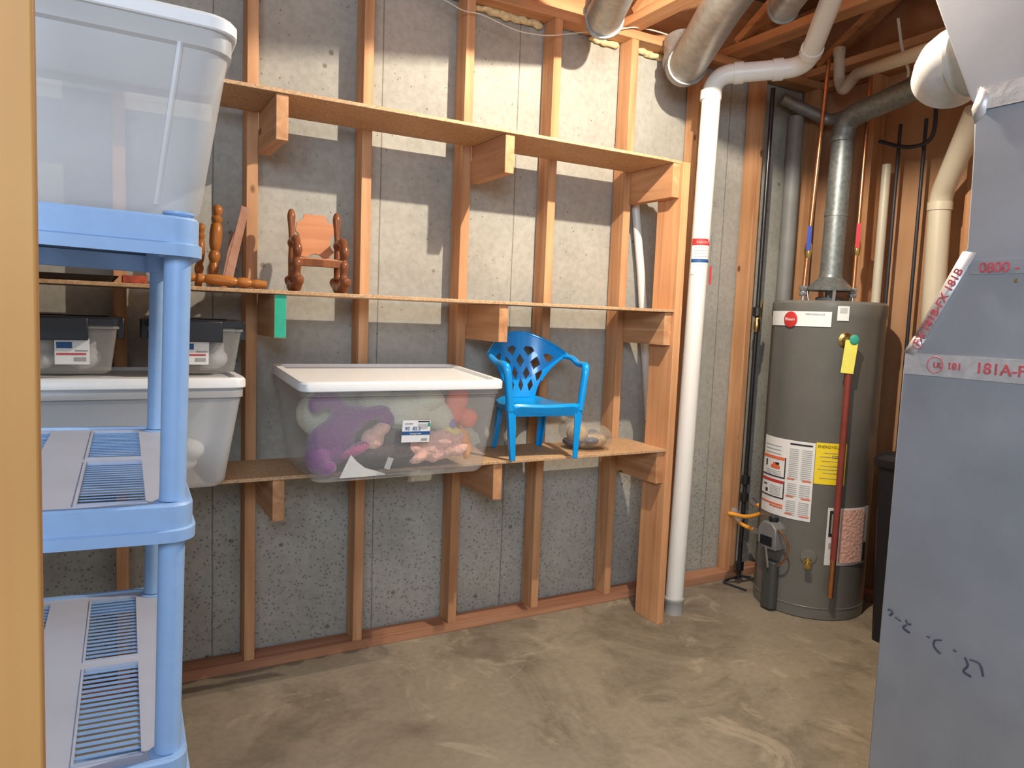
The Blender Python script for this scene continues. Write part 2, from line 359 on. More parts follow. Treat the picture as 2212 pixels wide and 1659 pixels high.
# framing of the long wall
plate = obj('bottom_plate', MB().box(-2.15, 2.95, 0.0, SD, 0.0, SW), 'plate_wood', bevel=0.002, label='reddish bottom plate lying on the floor along the concrete wall', cat='board')
obj('top_plate', MB().box(-2.15, 2.95, -0.002, SD, 2.572, 2.61), 'pine_x', bevel=0.002, label='pine top plate capping the studs along the concrete wall', cat='board')
obj('rim_board', MB().box(-2.15, 2.95, SD + 0.002, SD + 0.04, 2.613, 2.955), 'pine_x', bevel=0.002, label='rim board closing the trusses above the concrete wall', cat='board')
SX = {-4: -4 * G, -3: -3 * G, -2: -2 * G, -1: -G, 0: 0.001, 1: G + 0.001, 2: 2 * G + 0.003, 3: 3 * G, 4: 4 * G - 0.004, 5: 5 * G, 6: 6 * G - 0.006, 7: 7 * G - 0.004}
SL = {-4: None, -3: None, -2: 'wall stud far left, hidden behind the wooden door jamb',
      -1: 'dim wall stud seen under the middle deck of the blue shelving rack',
      0: 'wall stud just right of the blue rack, behind the leaning slats', 1: 'wall stud just right of the small rocking chair',
      2: 'wall stud left of the blue toy chair, behind the large toy tote',
      3: 'wall stud passing behind the backrest of the blue toy chair', 4: 'wall stud behind the plastic bag, last one crossed by the shelves',
      5: 'wall stud hidden behind the shelf end post and white riser pipe', 6: 'knotty wall stud right of the white riser pipe',
      7: 'wall stud in the corner left of the water heater flue'}
for k, x in SX.items():
    if SL[k] is None: continue
    t = 2.572
    obj('wall_stud', MB().box(0, SW, 0, SD, 0, t - SW), 'pine_z', loc=(x, 0, SW), bevel=0.002, label=SL[k], cat='stud')
# framing of the right wall
obj('bottom_plate', MB().box(2.862, 2.95, -4.1, -0.002, 0.0, SW), 'plate_wood', bevel=0.002, label='bottom plate of the right wall behind the water heater', cat='board')
obj('top_plate', MB().box(2.862, 2.95, -4.1, -0.004, 2.572, 2.61), 'pine_y', bevel=0.002, label='top plate of the right wall above the water heater', cat='board')
RL = ['right wall stud between flue and slim white drain pipe', 'right wall stud just right of the thick cream pipe',
      'right wall stud hidden behind the sheet metal plenum']
for i, y in enumerate((-0.29, -0.80, -1.2)):
    obj('wall_stud', MB().box(0, 0.088, 0, -SW, 0, 2.572 - SW), 'pine_z', loc=(2.862, y, SW), bevel=0.002, label=RL[i], cat='stud')
# spray foam between plate and concrete
random.seed(3)
for a, b, lb in ((0.90, 1.20, 'lumpy yellow foam bead under the plate above the left part of the shelves'), (1.66, 1.95, 'lumpy yellow foam bead under the plate right of the last shelf stud'), (1.46, 1.60, 'short yellow foam bead beside the head of the last shelf stud')):
    fm = MB(); x = a
    while x < b:
        fm.ell((x, 0.082 + random.uniform(-.005, .005), 2.562 + random.uniform(-.008, .004)), (0.022, 0.018, random.uniform(.009, .018)), 10); x += 0.016
    obj('foam_bead', fm, 'foam', remesh=0.006, label=lb, cat='foam')

# floor trusses overhead: 2x4 chords along Y with webs
TL = ['ceiling truss far left above the blue rack', 'ceiling truss above the rocking chair', 'ceiling truss above the blue toy chair', 'bright ceiling truss landing above the last shelf stud',
      'ceiling truss above the white riser pipe bend', 'ceiling truss above the water heater']
for i, x in enumerate((-0.81, -0.20, 0.41, 1.02, 1.62, 2.23, 2.80)):
    lab = (TL + ['ceiling truss along the right wall above the drain pipes'])[i if i < 6 else 6]
    t = thing('floor_truss', lab, 'truss', (x, 0, 2.612), group='open web floor trusses overhead')
    obj('bottom_chord', MB().box(-0.0445, 0.0445, -4.1, 0.085, 0, SW), 'pine_y', t, bevel=0.002)
    obj('top_chord', MB().box(-0.0445, 0.0445, -4.1, 0.085, 0.306, 0.344), 'pine_y', t, bevel=0.002)
    y = -0.05; up = True
    while y > -3.6:
        a, b = (y, SW, ), (y - 0.42, 0.306)
        if up: p, q = (0, y, SW + 0.01), (0, y - 0.42, 0.30)
        else: p, q = (0, y, 0.30), (0, y - 0.42, SW + 0.01)
        obj('web', MB().bar(p, q, 0.086, 0.036), 'pine_y', t); y -= 0.45; up = not up

# ------------------------------------------------------------ wall shelves
def wall_shelf(z, xr, th, brx, lab, sag=0.0, green=False, round_end=False):
    t = thing('wall_shelf', lab, 'shelf', (0, 0, z), group='shelves on the stud wall')
    n = 24; rings = []
    for i in range(n + 1):
        x = -1.1 + (xr + 1.1) * i / n
        dz = -sag * max(0.0, math.sin(pi * (x - 0.07) / 0.82)) if 0.07 < x < 0.89 else 0
        y0 = -0.299
        if round_end and i == n: y0 = -0.285
        rings.append([(x, 0.0 - 0.001, dz), (x, y0, dz), (x, y0, dz - th), (x, -0.001, dz - th)])
    obj('shelf_board', MB().loft(rings), 'particle_board', t, bevel=0.0015)
    for i, bx in enumerate(brx):
        pt = None
        o = obj('bracket', MB().box(0, SW, 0, -0.287, -0.14, 0), 'pine_y', t, loc=(bx, -0.0005, -th - 0.0005), bevel=0.002)
        if green and i == 1:
            obj('painted_end', MB().box(0.001, SW - 0.001, -0.2872, -0.2882, -0.138, -0.002), 'green_paint', o, label='bright green painted bracket end')
    return t
BX = (-0.83, 0.0395, 0.8525, 1.6495)
s3 = wall_shelf(2.006, 1.70, 0.012, BX, 'top wooden shelf, empty, highest of the three on the wall', round_end=True)
s2 = wall_shelf(1.386, 1.6965, 0.012, BX, 'middle wooden shelf carrying the small rocking chair', green=True)
s1 = wall_shelf(0.785, 1.6965, 0.012, BX, 'lowest wooden shelf carrying the large toy tote and blue toy chair')
obj('shelf_post', MB().box(1.6885, 1.7265, -0.152, -0.305, 0.0, 2.0), 'post_wood', bevel=0.002, label='upright plank post standing on the floor at the right end of the shelves', cat='post')

# ------------------------------------------------------------ totes and bins
def tote(name, label, loc, bl, bw, tl, tw, h, body='clear_plastic', lid='grey_lid_white', lidh=0.018, rot=(0, 0, 0), cat='storage bin', group=None, rc=0.035, latch=False, tilt=0.0, lip=0.012, ribs=True, lidname='lid'):
    t = thing(name, label, cat, loc, rot, group)
    th = 0.0018; rings = []
    for f in (0.0, 0.02, 0.06, 0.5, 0.86): 
        k = min(1, f / 0.03) * 0.0 + f
        ins = 0.012 * (1 - min(1, f / 0.05))
        rings.append(rrect(bl + (tl - bl) * k - 2 * ins, bw + (tw - bw) * k - 2 * ins, rc, h * f))
    rings.append(rrect(bl + (tl - bl) * 0.86 + 0.012, bw + (tw - bw) * 0.86 + 0.012, rc, h * 0.875))
    rings.append(rrect(tl, tw, rc, h * 0.985))
    rings.append(rrect(tl - 0.006, tw - 0.006, rc, h))
    mb = MB().loft(rings, True, False)
    obj('tub', mb, body, t)
    lt = thing('pivot', None, None); bpy.data.objects.remove(lt)
    L = tl + lip; W_ = tw + lip
    lr = [rrect(L - 0.004, W_ - 0.004, rc, -lidh * 0.75), rrect(L, W_, rc, -lidh * 0.6), rrect(L, W_, rc, lidh * 0.55), rrect(L - 0.008, W_ - 0.008, rc, lidh * 0.95), rrect(L - 0.05, W_ - 0.05, rc * 0.8, lidh), rrect(L - 0.06, W_ - 0.06, rc * 0.8, lidh * 0.45), rrect(L - 0.075, W_ - 0.075, rc * 0.7, lidh * 0.45)]
    obj(lidname, MB().loft(lr, True, True), lid, t, loc=(0, 0, h + 0.001), rot=(tilt, 0, 0))
    if latch:
        for sx in (-1, 1):
            obj('latch', MB().box(-0.010, 0.010, -0.045, 0.045, -0.05, 0.012), lid, t, loc=(sx * (tl / 2 + 0.008), 0, h), bevel=0.004)
        obj('latch', MB().box(-0.07, 0.07, -0.012, 0.008, -0.052, 0.012), lid, t, loc=(0, -tw / 2 - 0.008, h), bevel=0.004)
    return t
def sticker(t, c, wd, ht, rot, bands=(), base='paper_white', name='label_sticker', lab=None):
    """flat printed label: a thin card facing -Y, with printed bands"""
    e = obj(name, MB().box(-wd / 2, wd / 2, -0.0008, 0, -ht / 2, ht / 2), base, t, loc=c, rot=rot, label=lab)
    for (x0, x1, z0, z1, mt) in bands:
        obj('print', MB().box(-wd / 2 + x0 * wd, -wd / 2 + x1 * wd, -0.0014, -0.0008, -ht / 2 + z0 * ht, -ht / 2 + z1 * ht), mt, e)
    return e

# toy tote on the lowest shelf
TX, TY, TZ = 0.430, -0.262, 0.786
tt = tote('storage_tote', 'large clear tote with white lid full of plush toys, left of the blue toy chair', (TX, TY, TZ), 0.605, 0.37, 0.685, 0.43, 0.318, lidh=0.018, tilt=math.radians(3.2), lip=0.02, cat='storage bin', rot=(0, 0, 0.0))
wl = math.atan2(0.03, 0.318)
st = sticker(tt, (0.028, -0.2125, 0.158), 0.098, 0.074, (wl * 1.0, math.radians(1.5), 0),
             [(0.0, 1.0, 0.34, 0.50, 'print_blue'), (0.55, 0.97, 0.92, 0.97, 'print_black'), (0.55, 0.9, 0.62, 0.86, 'paper_grey'), (0.9, 0.99, 0.72, 0.88, 'tag_green'), (0.70, 0.92, 0.07, 0.18, 'print_grey')], lab='white label with a blue band')
text('90  85.2', 0.017, lambda x, y, d: Vector((-0.040 + x, -0.0012 - d, 0.004 + y)), 'print_blue', st)
text('sterilite', 0.009, lambda x, y, d: Vector((-0.041 + x, -0.0012 - d, 0.024 + y)), 'print_grey', st)
text('storage tote', 0.008, lambda x, y, d: Vector((-0.022 + x, -0.0016 - d, -0.0095 + y)), 'paper_white', st)

def blob(name, parts, mat, label, cat, vox=0.006, extra=(), group=None):
    mb = MB(); xs = [p[0] for p in parts]
    c0 = Vector((sum(p[0][0] for p in parts) / len(parts), sum(p[0][1] for p in parts) / len(parts), min(p[0][2] - p[1][2] for p in parts)))
    for p in parts:
        M_ = Matrix.Rotation(math.radians(p[2]), 3, 'Y') if len(p) > 2 else None
        mb.ell(Vector(p[0]) - c0, p[1], 18, M_)
    if not extra:
        return obj(name, mb, mat, loc=c0, remesh=vox, label=label, cat=cat, group=group)
    t = thing(name, label, cat, c0, group=group)
    obj('body', mb, mat, t, remesh=vox)
    for nm, ps, mt in extra:
        m2 = MB()
        for p in ps: m2.ell(Vector(p[0]) - c0, p[1], 16, Matrix.Rotation(math.radians(p[2]), 3, 'Y') if len(p) > 2 else None)
        obj(nm, m2, mt, t, remesh=vox)
    return t
yb = TY - 0.10
blob('plush_toy', [((0.215, yb + .02, 0.895), (0.085, 0.055, 0.075), -40), ((0.265, yb + .02, 0.965), (0.080, 0.055, 0.050), -25), ((0.215, yb + .03, 1.030), (0.066, 0.045, 0.030), 30),
                   ((0.165, yb + .03, 1.022), (0.026, 0.03, 0.033)), ((0.345, yb, 0.992), (0.065, 0.04, 0.024), -12), ((0.395, yb, 0.970), (0.028, 0.03, 0.03)),
                   ((0.165, yb, 0.855), (0.040, 0.045, 0.055), 10)], 'plush_purple', 'long purple plush toy lying aslant in the clear tote', 'plush toy',
     extra=[('foot', [((0.190, yb - .01, 0.820), (0.035, 0.035, 0.028)), ], 'plush_purple'), ('arm', [((0.285, yb - .02, 0.875), (0.060, 0.028, 0.020), -25)], 'plush_maroon')])
blob('plush_toy', [((0.345, yb - .01, 0.905), (0.040, 0.035, 0.038)), ((0.375, yb - .01, 0.94), (0.034, 0.03, 0.022), -20)], 'plush_pink', 'small pale pink plush head below the purple plush arm in the tote', 'plush toy')
blob('plush_toy', [((0.49, yb + .07, 0.985), (0.115, 0.08, 0.075)), ((0.40, yb + .10, 1.01), (0.08, 0.06, 0.055)), ((0.61, yb + .03, 0.965), (0.052, 0.05, 0.052)), ((0.46, yb + .01, 0.965), (0.050, 0.03, 0.022)), ((0.56, yb + .03, 1.03), (0.06, 0.05, 0.04))],
     'plush_cream', 'big cream plush toy in the middle of the tote', 'plush toy')
blob('plush_toy', [((0.20, yb + .14, 0.975), (0.075, 0.06, 0.075)), ((0.30, yb + .16, 0.99), (0.07, 0.05, 0.07))], 'plush_cream', 'pale plush toy at the back left of the tote', 'plush toy')
random.seed(11)
pk = []
for i in range(26):
    a = random.random() * 2 * pi; q = random.random() ** .5
    pk.append(((0.570 + q * 0.105 * math.cos(a), yb - .005 + random.uniform(-.015, .03), 0.868 + q * 0.052 * math.sin(a)), (0.034, 0.024, 0.019), random.uniform(-50, 50)))
pk.append(((0.57, yb + .01, 0.865), (0.11, 0.04, 0.05)))
blob('plush_blanket', pk, 'plush_pink', 'crumpled pink fluffy blanket in the right half of the tote', 'blanket', 0.005)
blob('plush_toy', [((0.665, yb + .02, 1.035), (0.042, 0.04, 0.055)), ((0.655, yb + .02, 0.99), (0.035, 0.035, 0.05))], 'plush_coral', 'coral red plush head in the upper right corner of the tote', 'plush toy')
blob('toy_ball', [((0.700, yb, 0.965), (0.036, 0.036, 0.036))], 'plush_coral', 'small round coral ball below the coral plush head', 'ball', 0.004)
blob('toy_figure', [((0.655, yb - .005, 0.905), (0.038, 0.02, 0.026), 20), ((0.63, yb + .0, 0.925), (0.03, 0.02, 0.018))], 'plush_yellow', 'yellow toy with orange arm and lilac body by the right end of the tote', 'toy', 0.004,
     extra=[('arm', [((0.688, yb - .01, 0.885), (0.020, 0.018, 0.050), -18), ((0.695, yb - .01, 0.845), (0.014, 0.015, 0.030), 8)], 'plush_orange'), ('torso', [((0.668, yb - .005, 0.872), (0.020, 0.018, 0.022)), ((0.635, yb - .01, 0.945), (0.012, 0.014, 0.022))], 'plush_lilac')])
blob('plush_toy', [((0.40, yb + .05, 0.855), (0.155, 0.10, 0.055)), ((0.43, yb + .02, 0.90), (0.07, 0.06, 0.035))], 'plush_brown', 'dark brown plush lying on the bottom of the tote', 'plush toy')
cp = MB().loft([[(0.222, yb - .055, 0.792), (0.240, yb - .06, 0.835), (0.242, yb - .04, 0.795)], [(0.232, yb - .057, 0.792), (0.256, yb - .062, 0.868), (0.262, yb - .036, 0.795)], [(0.262, yb - .058, 0.792), (0.276, yb - .062, 0.845), (0.285, yb - .036, 0.795)], [(0.300, yb - .058, 0.792), (0.304, yb - .060, 0.822), (0.312, yb - .04, 0.795)], [(0.375, yb - .055, 0.792), (0.375, yb - .055, 0.797), (0.375, yb - .04, 0.792)]])
obj('white_cloth', cp, 'cloth_white', label='white paper wedge at the bottom left of the toy tote', cat='paper')
obj('care_tag', MB().box(-0.010, 0.010, -0.001, 0.001, -0.020, 0.020), 'cloth_white', loc=(0.385, yb - .062, 0.832), rot=(0.12, math.radians(18), 0), label='small white tag on the dark brown plush in the tote', cat='tag')

# big pale tote left on the lowest shelf and two dark-lidded boxes on it
bt = tote('storage_tote', 'pale tote with white lid behind the blue rack, under two small boxes', (-0.42, -0.215, 0.786), 0.60, 0.34, 0.70, 0.41, 0.315, body='frosted_plastic', cat='storage bin')
blob('folded_cloth', [((-0.31, -0.25, 0.845), (0.13, 0.10, 0.045)), ((-0.215, -0.28, 0.885), (0.05, 0.05, 0.035)), ((-0.25, -0.24, 0.93), (0.022, 0.05, 0.05), 15)], 'cloth_white', 'white bundle inside the pale tote behind the rack post', 'cloth')
blob('folded_cloth', [((-0.60, -0.25, 0.84), (0.095, 0.10, 0.045)), ((-0.58, -0.22, 0.90), (0.09, 0.10, 0.05))], 'cloth_grey', 'grey bundle inside the left half of the pale tote', 'cloth')
LZ = 0.786 + 0.315 + 0.020
for (cx, ln, lab, ml) in ((-0.190, 0.262, 'small clear box with black latched lid, right one on the pale tote', 'right'), (-0.545, 0.29, 'small clear box with black latched lid, left one on the pale tote', 'left')):
    b_ = tote('storage_box', lab, (cx, -0.205, LZ), ln - 0.04, 0.17, ln, 0.22, 0.150, lid='dark_plastic', latch=True, lidh=0.014, rc=0.02, group='black lidded boxes on the pale tote')
    sticker(b_, (-0.01 if ml == 'right' else 0.03, -0.1065, 0.066), 0.085, 0.075, (0.16, 0, 0), [(0.05, 0.5, 0.62, 0.86, 'print_blue'), (0.58, 0.95, 0.50, 0.56, 'print_grey'), (0.55, 0.9, 0.12, 0.28, 'print_grey'), (0.05, 0.9, 0.36, 0.44, 'tape_red')], lab='small printed label')
    for q in range(2):
        blob('clear_packet', [((cx - 0.055 + 0.11 * q, -0.205, LZ + 0.042), (0.048, 0.06, 0.035)), ((cx - 0.055 + 0.11 * q, -0.20, LZ + 0.082), (0.038, 0.05, 0.03))], 'cloth_grey' if q else 'paper_grey',
             '%s grey packet inside the %s black lidded box' % ('right hand' if q else 'left hand', ml), 'packet')
# things at the left of the middle shelf
obj('flat_tray', MB().loft([rrect(0.30, 0.20, 0.02, 0.001), rrect(0.33, 0.23, 0.025, 0.018), rrect(0.32, 0.22, 0.02, 0.018), rrect(0.29, 0.19, 0.02, 0.005)]), 'dark_plastic', loc=(-0.56, -0.16, 1.387), label='flat black tray at the left end of the middle shelf', cat='tray')
obj('small_box', MB().box(-0.032, 0.032, -0.05, 0.05, 0, 0.022), 'red_box', loc=(-0.355, -0.22, 1.387), bevel=0.001, label='small red box on the middle shelf behind the rack post', cat='box')

# turned posts and slats leaning right of the rack
prof = [(0.004, 0.0), (0.012, 0.002), (0.0125, 0.02), (0.0145, 0.028), (0.0125, 0.036), (0.010, 0.045), (0.0145, 0.055), (0.0165, 0.066), (0.0145, 0.078), (0.0105, 0.084), (0.0135, 0.090), (0.0165, 0.105), (0.0175, 0.140), (0.0155, 0.165), (0.0105, 0.172), (0.015, 0.180), (0.0155, 0.188), (0.009, 0.196), (0.0135, 0.206), (0.0145, 0.217), (0.011, 0.226), (0.004, 0.231)]
def turned(label, a, b, scale=1.0, grp='turned wooden posts'):
    a = Vector(a); b = Vector(b); q = (b - a).normalized().to_track_quat('Z', 'Y')
    k = (b - a).length / 0.231
    return obj('turned_post', MB().lathe([(r * scale, z * k) for r, z in prof], 20), 'spindle_wood', loc=a, rot=q.to_euler(), label=label, cat='turned post', group=grp)
turned('turned wooden post standing upright on the middle shelf', (-0.128, -0.17, 1.4205), (-0.112, -0.155, 1.651), 1.1)
turned('turned wooden post lying flat on the middle shelf', (0.022, -0.262, 1.4015), (-0.225, -0.235, 1.4145), 1.0)
turned('short turned wooden post behind the upright one, nearest the rack', (-0.160, -0.06, 1.388), (-0.148, -0.04, 1.60), 0.9)
obj('wood_slat', MB().bar((-0.098, -0.262, 1.402), (-0.010, -0.040, 1.664), 0.026, 0.010, up=(0, -1, 0.3)), 'slat_wood', bevel=0.001, label='long brown slat leaning against the wall stud', cat='slat', group='leaning slats')
obj('wood_slat', MB().bar((-0.098, -0.180, 1.388), (-0.050, -0.060, 1.572), 0.018, 0.008, up=(0, -1, 0.3)), 'slat_wood', bevel=0.001, label='shorter slat just behind the long leaning slat', cat='slat', group='leaning slats')

# ------------------------------------------------------------ small rocking chair
rk = thing('rocking_chair', 'small varnished toy rocking chair on the middle shelf', 'rocking chair', (0.200, -0.205, 1.3865), (0, 0, math.radians(-3)))
for sx in (-1, 1):
    x = sx * 0.077; nm = 'side_frame'
    post = curve([(x, 0.085, 0.268), (x, 0.082, 0.235), (x, 0.072, 0.18), (x, 0.062, 0.12), (x, 0.058, 0.07), (x, 0.052, 0.045)], 4)
    rr_ = [0.011, 0.0135, 0.0145, 0.0135, 0.0125, 0.0115, 0.0105, 0.010, 0.010, 0.0105, 0.011, 0.012, 0.013, 0.0135, 0.0135, 0.013, 0.013, 0.0135, 0.014, 0.015, 0.016]
    mb = MB().tube(post, rr_[:len(post)], 14)
    mb.ell((x, 0.086, 0.262), (0.0125, 0.0135, 0.020), 14)
    arm = curve([(x, 0.070, 0.160), (x, 0.040, 0.172), (x, 0.000, 0.172), (x, -0.030, 0.160), (x, -0.038, 0.135), (x, -0.026, 0.110), (x, -0.034, 0.085), (x, -0.030, 0.055), (x, -0.036, 0.035)], 4)
    mb.tube(arm, [0.0145 + 0.002 * math.sin(i * 0.9) for i in range(len(arm))], 12)
    rock = curve([(x, 0.100, 0.046), (x, 0.080, 0.028), (x, 0.040, 0.016), (x, 0.000, 0.0145), (x, -0.035, 0.020), (x, -0.058, 0.036), (x, -0.062, 0.050)], 4)
    mb.tube(rock, [0.018 + 0.0015 * math.sin(i) for i in range(len(rock))], 12)
    mb.tube([(x, 0.060, 0.100), (x, 0.010, 0.104), (x, -0.032, 0.098)], 0.010, 12)
    obj(nm, mb, 'rocker_wood', rk, remesh=0.0028)
seatm = MB().prism([(-0.072, -0.036), (0.072, -0.036), (0.072, 0.058), (-0.072, 0.058)], 'z', 0.100, 0.112)
obj('seat', seatm, 'rocker_panel', rk, bevel=0.003)
obj('seat_rail', MB().box(-0.072, 0.072, -0.040, -0.030, 0.084, 0.108), 'rocker_wood', rk, bevel=0.002)
bp_ = []
def arc(cx, cz, r, a0, a1, n=8):
    return [(cx + r * math.cos(math.radians(a0 + (a1 - a0) * i / n)), cz + r * math.sin(math.radians(a0 + (a1 - a0) * i / n))) for i in range(n + 1)]
bp_ += arc(0.066, 0.268, 0.030, 180, 262)      # upper right scallop
bp_ += arc(0.092, 0.175, 0.042, 130, 230)      # right side scallop
bp_ += [(0.050, 0.122)]
bp_ += arc(0, 0.098, 0.034, 35, 145)           # bottom scallop
bp_ += [(-0.050, 0.122)]
bp_ += arc(-0.092, 0.175, 0.042, -50, 50)
bp_ += arc(-0.066, 0.268, 0.030, -82, 0)
bk = obj('backrest', MB().prism([(p[0], p[1] - 0.12) for p in bp_], 'y', -0.004, 0.004), 'rocker_panel', rk, loc=(0, 0.060, 0.12), rot=(math.radians(-9), 0, 0), bevel=0.001)

# ------------------------------------------------------------ blue toy chair
bc = thing('toy_chair', 'blue plastic child armchair with lattice back on the lowest shelf', 'chair', (1.066, -0.195, 0.786), (0, 0, math.radians(-7)))
def leg(fx, fy, tx, ty, z1, w0, w1, sx, sy):
    m_ = MB()
    def ringL(cx, cy, z, w_, th):
        return [(cx, cy, z), (cx - sx * w_, cy, z), (cx - sx * w_, cy - sy * th, z), (cx - sx * th, cy - sy * th, z), (cx - sx * th, cy - sy * w_, z), (cx, cy - sy * w_, z)]
    m_.loft([ringL(fx, fy, 0, w0, 0.007), ringL(fx + (tx - fx) * .5, fy + (ty - fy) * .5, z1 * .5, (w0 + w1) / 2, 0.007), ringL(tx, ty, z1, w1, 0.007)])
    return m_
for sx, sy, f0, t0_, z_, w0_, w1_ in ((-1, -1, (-0.142, -0.142), (-0.160, -0.138), 0.215, 0.020, 0.034), (1, -1, (0.142, -0.142), (0.158, -0.138), 0.215, 0.020, 0.034),
                             (-1, 1, (-0.112, 0.150), (-0.110, 0.105), 0.205, 0.022, 0.034), (1, 1, (0.112, 0.150), (0.110, 0.105), 0.205, 0.022, 0.034)):
    obj('leg', leg(f0[0], f0[1], t0_[0], t0_[1], z_, w0_, w1_, sx, sy), 'chair_blue', bc, bevel=0.002)
rings = []
for (yy, wd, zz, fr) in ((-0.140, 0.122, 0.190, 0), (-0.146, 0.130, 0.207, 0), (-0.138, 0.140, 0.218, 0), (-0.10, 0.142, 0.212, 0), (0.02, 0.134, 0.205, 0), (0.10, 0.118, 0.208, 0), (0.125, 0.085, 0.218, 0)):
    rings.append([(-wd, yy, zz - .004), (-wd * .85, yy, zz), (-wd * .4, yy - .003, zz - .003), (0, yy - .004, zz - .004), (wd * .4, yy - .003, zz - .003), (wd * .85, yy, zz), (wd, yy, zz - .004), (wd * 1.03, yy + .004, zz - .022), (wd * .9, yy + .008, zz - .022), (-wd * .9, yy + .008, zz - .022), (-wd * 1.03, yy + .004, zz - .022)])
obj('seat', MB().loft(rings), 'chair_blue', bc, bevel=0.002, angle=50)
def backpt(u, v):
    hw = 0.064 + 0.112 * v ** 1.4
    return (u * hw, 0.118 + 0.046 * v - 0.11 * u * u * v ** 1.3, 0.212 + v * (0.268 - 0.085 * u * u * v))
NU, NV = 132, 120
bm_ = MB(); idx = {}
def vid(i, j):
    if (i, j) not in idx: idx[(i, j)] = len(bm_.v); bm_.v.append(backpt(-1 + 2 * i / NU, j / NV))
    return idx[(i, j)]
sp_ = 0.235
for i in range(NU):
    for j in range(NV):
        u = -1 + 2 * (i + .5) / NU; v = (j + .5) / NV
        hole = False
        if abs(u) < 0.90 and 0.10 < v < 0.80:
            p = u * 0.85; q = v * 1.25
            a = ((p + q) / (2 * sp_)) % 1.0; b_ = ((q - p) / (2 * sp_)) % 1.0
            hole = 0.22 < a < 0.78 and 0.22 < b_ < 0.78
        if not hole: bm_.f.append((vid(i, j), vid(i + 1, j), vid(i + 1, j + 1), vid(i, j + 1)))
obj('lattice_back', bm_, 'chair_blue', bc, solid=0.006)
rim = [backpt(-1, v / 10) for v in range(3, 11)] + [backpt(-1 + 2 * i / 16, 1) for i in range(1, 17)] + [backpt(1, 1 - v / 10) for v in range(1, 8)]
obj('back_rim', MB().tube(rim, 0.0065, 10), 'chair_blue', bc)
for sx in (-1, 1):
    e = backpt(sx * 1.0, 0.93)
    path = curve([e, (sx * 0.178, 0.020, 0.385), (sx * 0.176, -0.045, 0.367), (sx * 0.172, -0.108, 0.364), (sx * 0.166, -0.128, 0.350), (sx * 0.160, -0.131, 0.300), (sx * 0.148, -0.130, 0.190)], 5)
    mb = MB(); k = len(path); rs = [0.010 + 0.005 * min(1, i / (k * .5)) for i in range(k)]
    mb.tube(path, rs, 12, flat=0.8)
    obj('armrest', mb, 'chair_blue', bc)

# plastic bag behind the chair
bg = thing('plastic_bag', 'knotted clear plastic bag of odds and ends behind the blue toy chair', 'bag', (1.350, -0.165, 0.7865))
mb = MB(); mb.ell((0, -0.005, 0.056), (0.102, 0.115, 0.055)).ell((-0.055, 0.01, 0.078), (0.060, 0.07, 0.050)).ell((0.055, -0.03, 0.052), (0.050, 0.07, 0.050)).tube([(-0.055, 0.03, 0.10), (-0.095, 0.055, 0.135), (-0.135, 0.075, 0.175)], [0.022, 0.010, 0.018], 10)
obj('film', mb, 'bag_film', bg, remesh=0.006)
mb = MB(); mb.ell((-0.045, -0.01, 0.066), (0.046, 0.05, 0.042)).ell((0.035, -0.03, 0.036), (0.050, 0.05, 0.028))
obj('contents', mb, 'bag_tan', bg, remesh=0.006)
mb = MB(); mb.ell((-0.055, 0.01, 0.026), (0.034, 0.06, 0.02)).ell((0.0, -0.055, 0.040), (0.040, 0.028, 0.016)).ell((0.06, 0.02, 0.045), (0.028, 0.04, 0.030))
obj('contents', mb, 'bag_slate', bg, remesh=0.006, label='dark pieces in the bag')

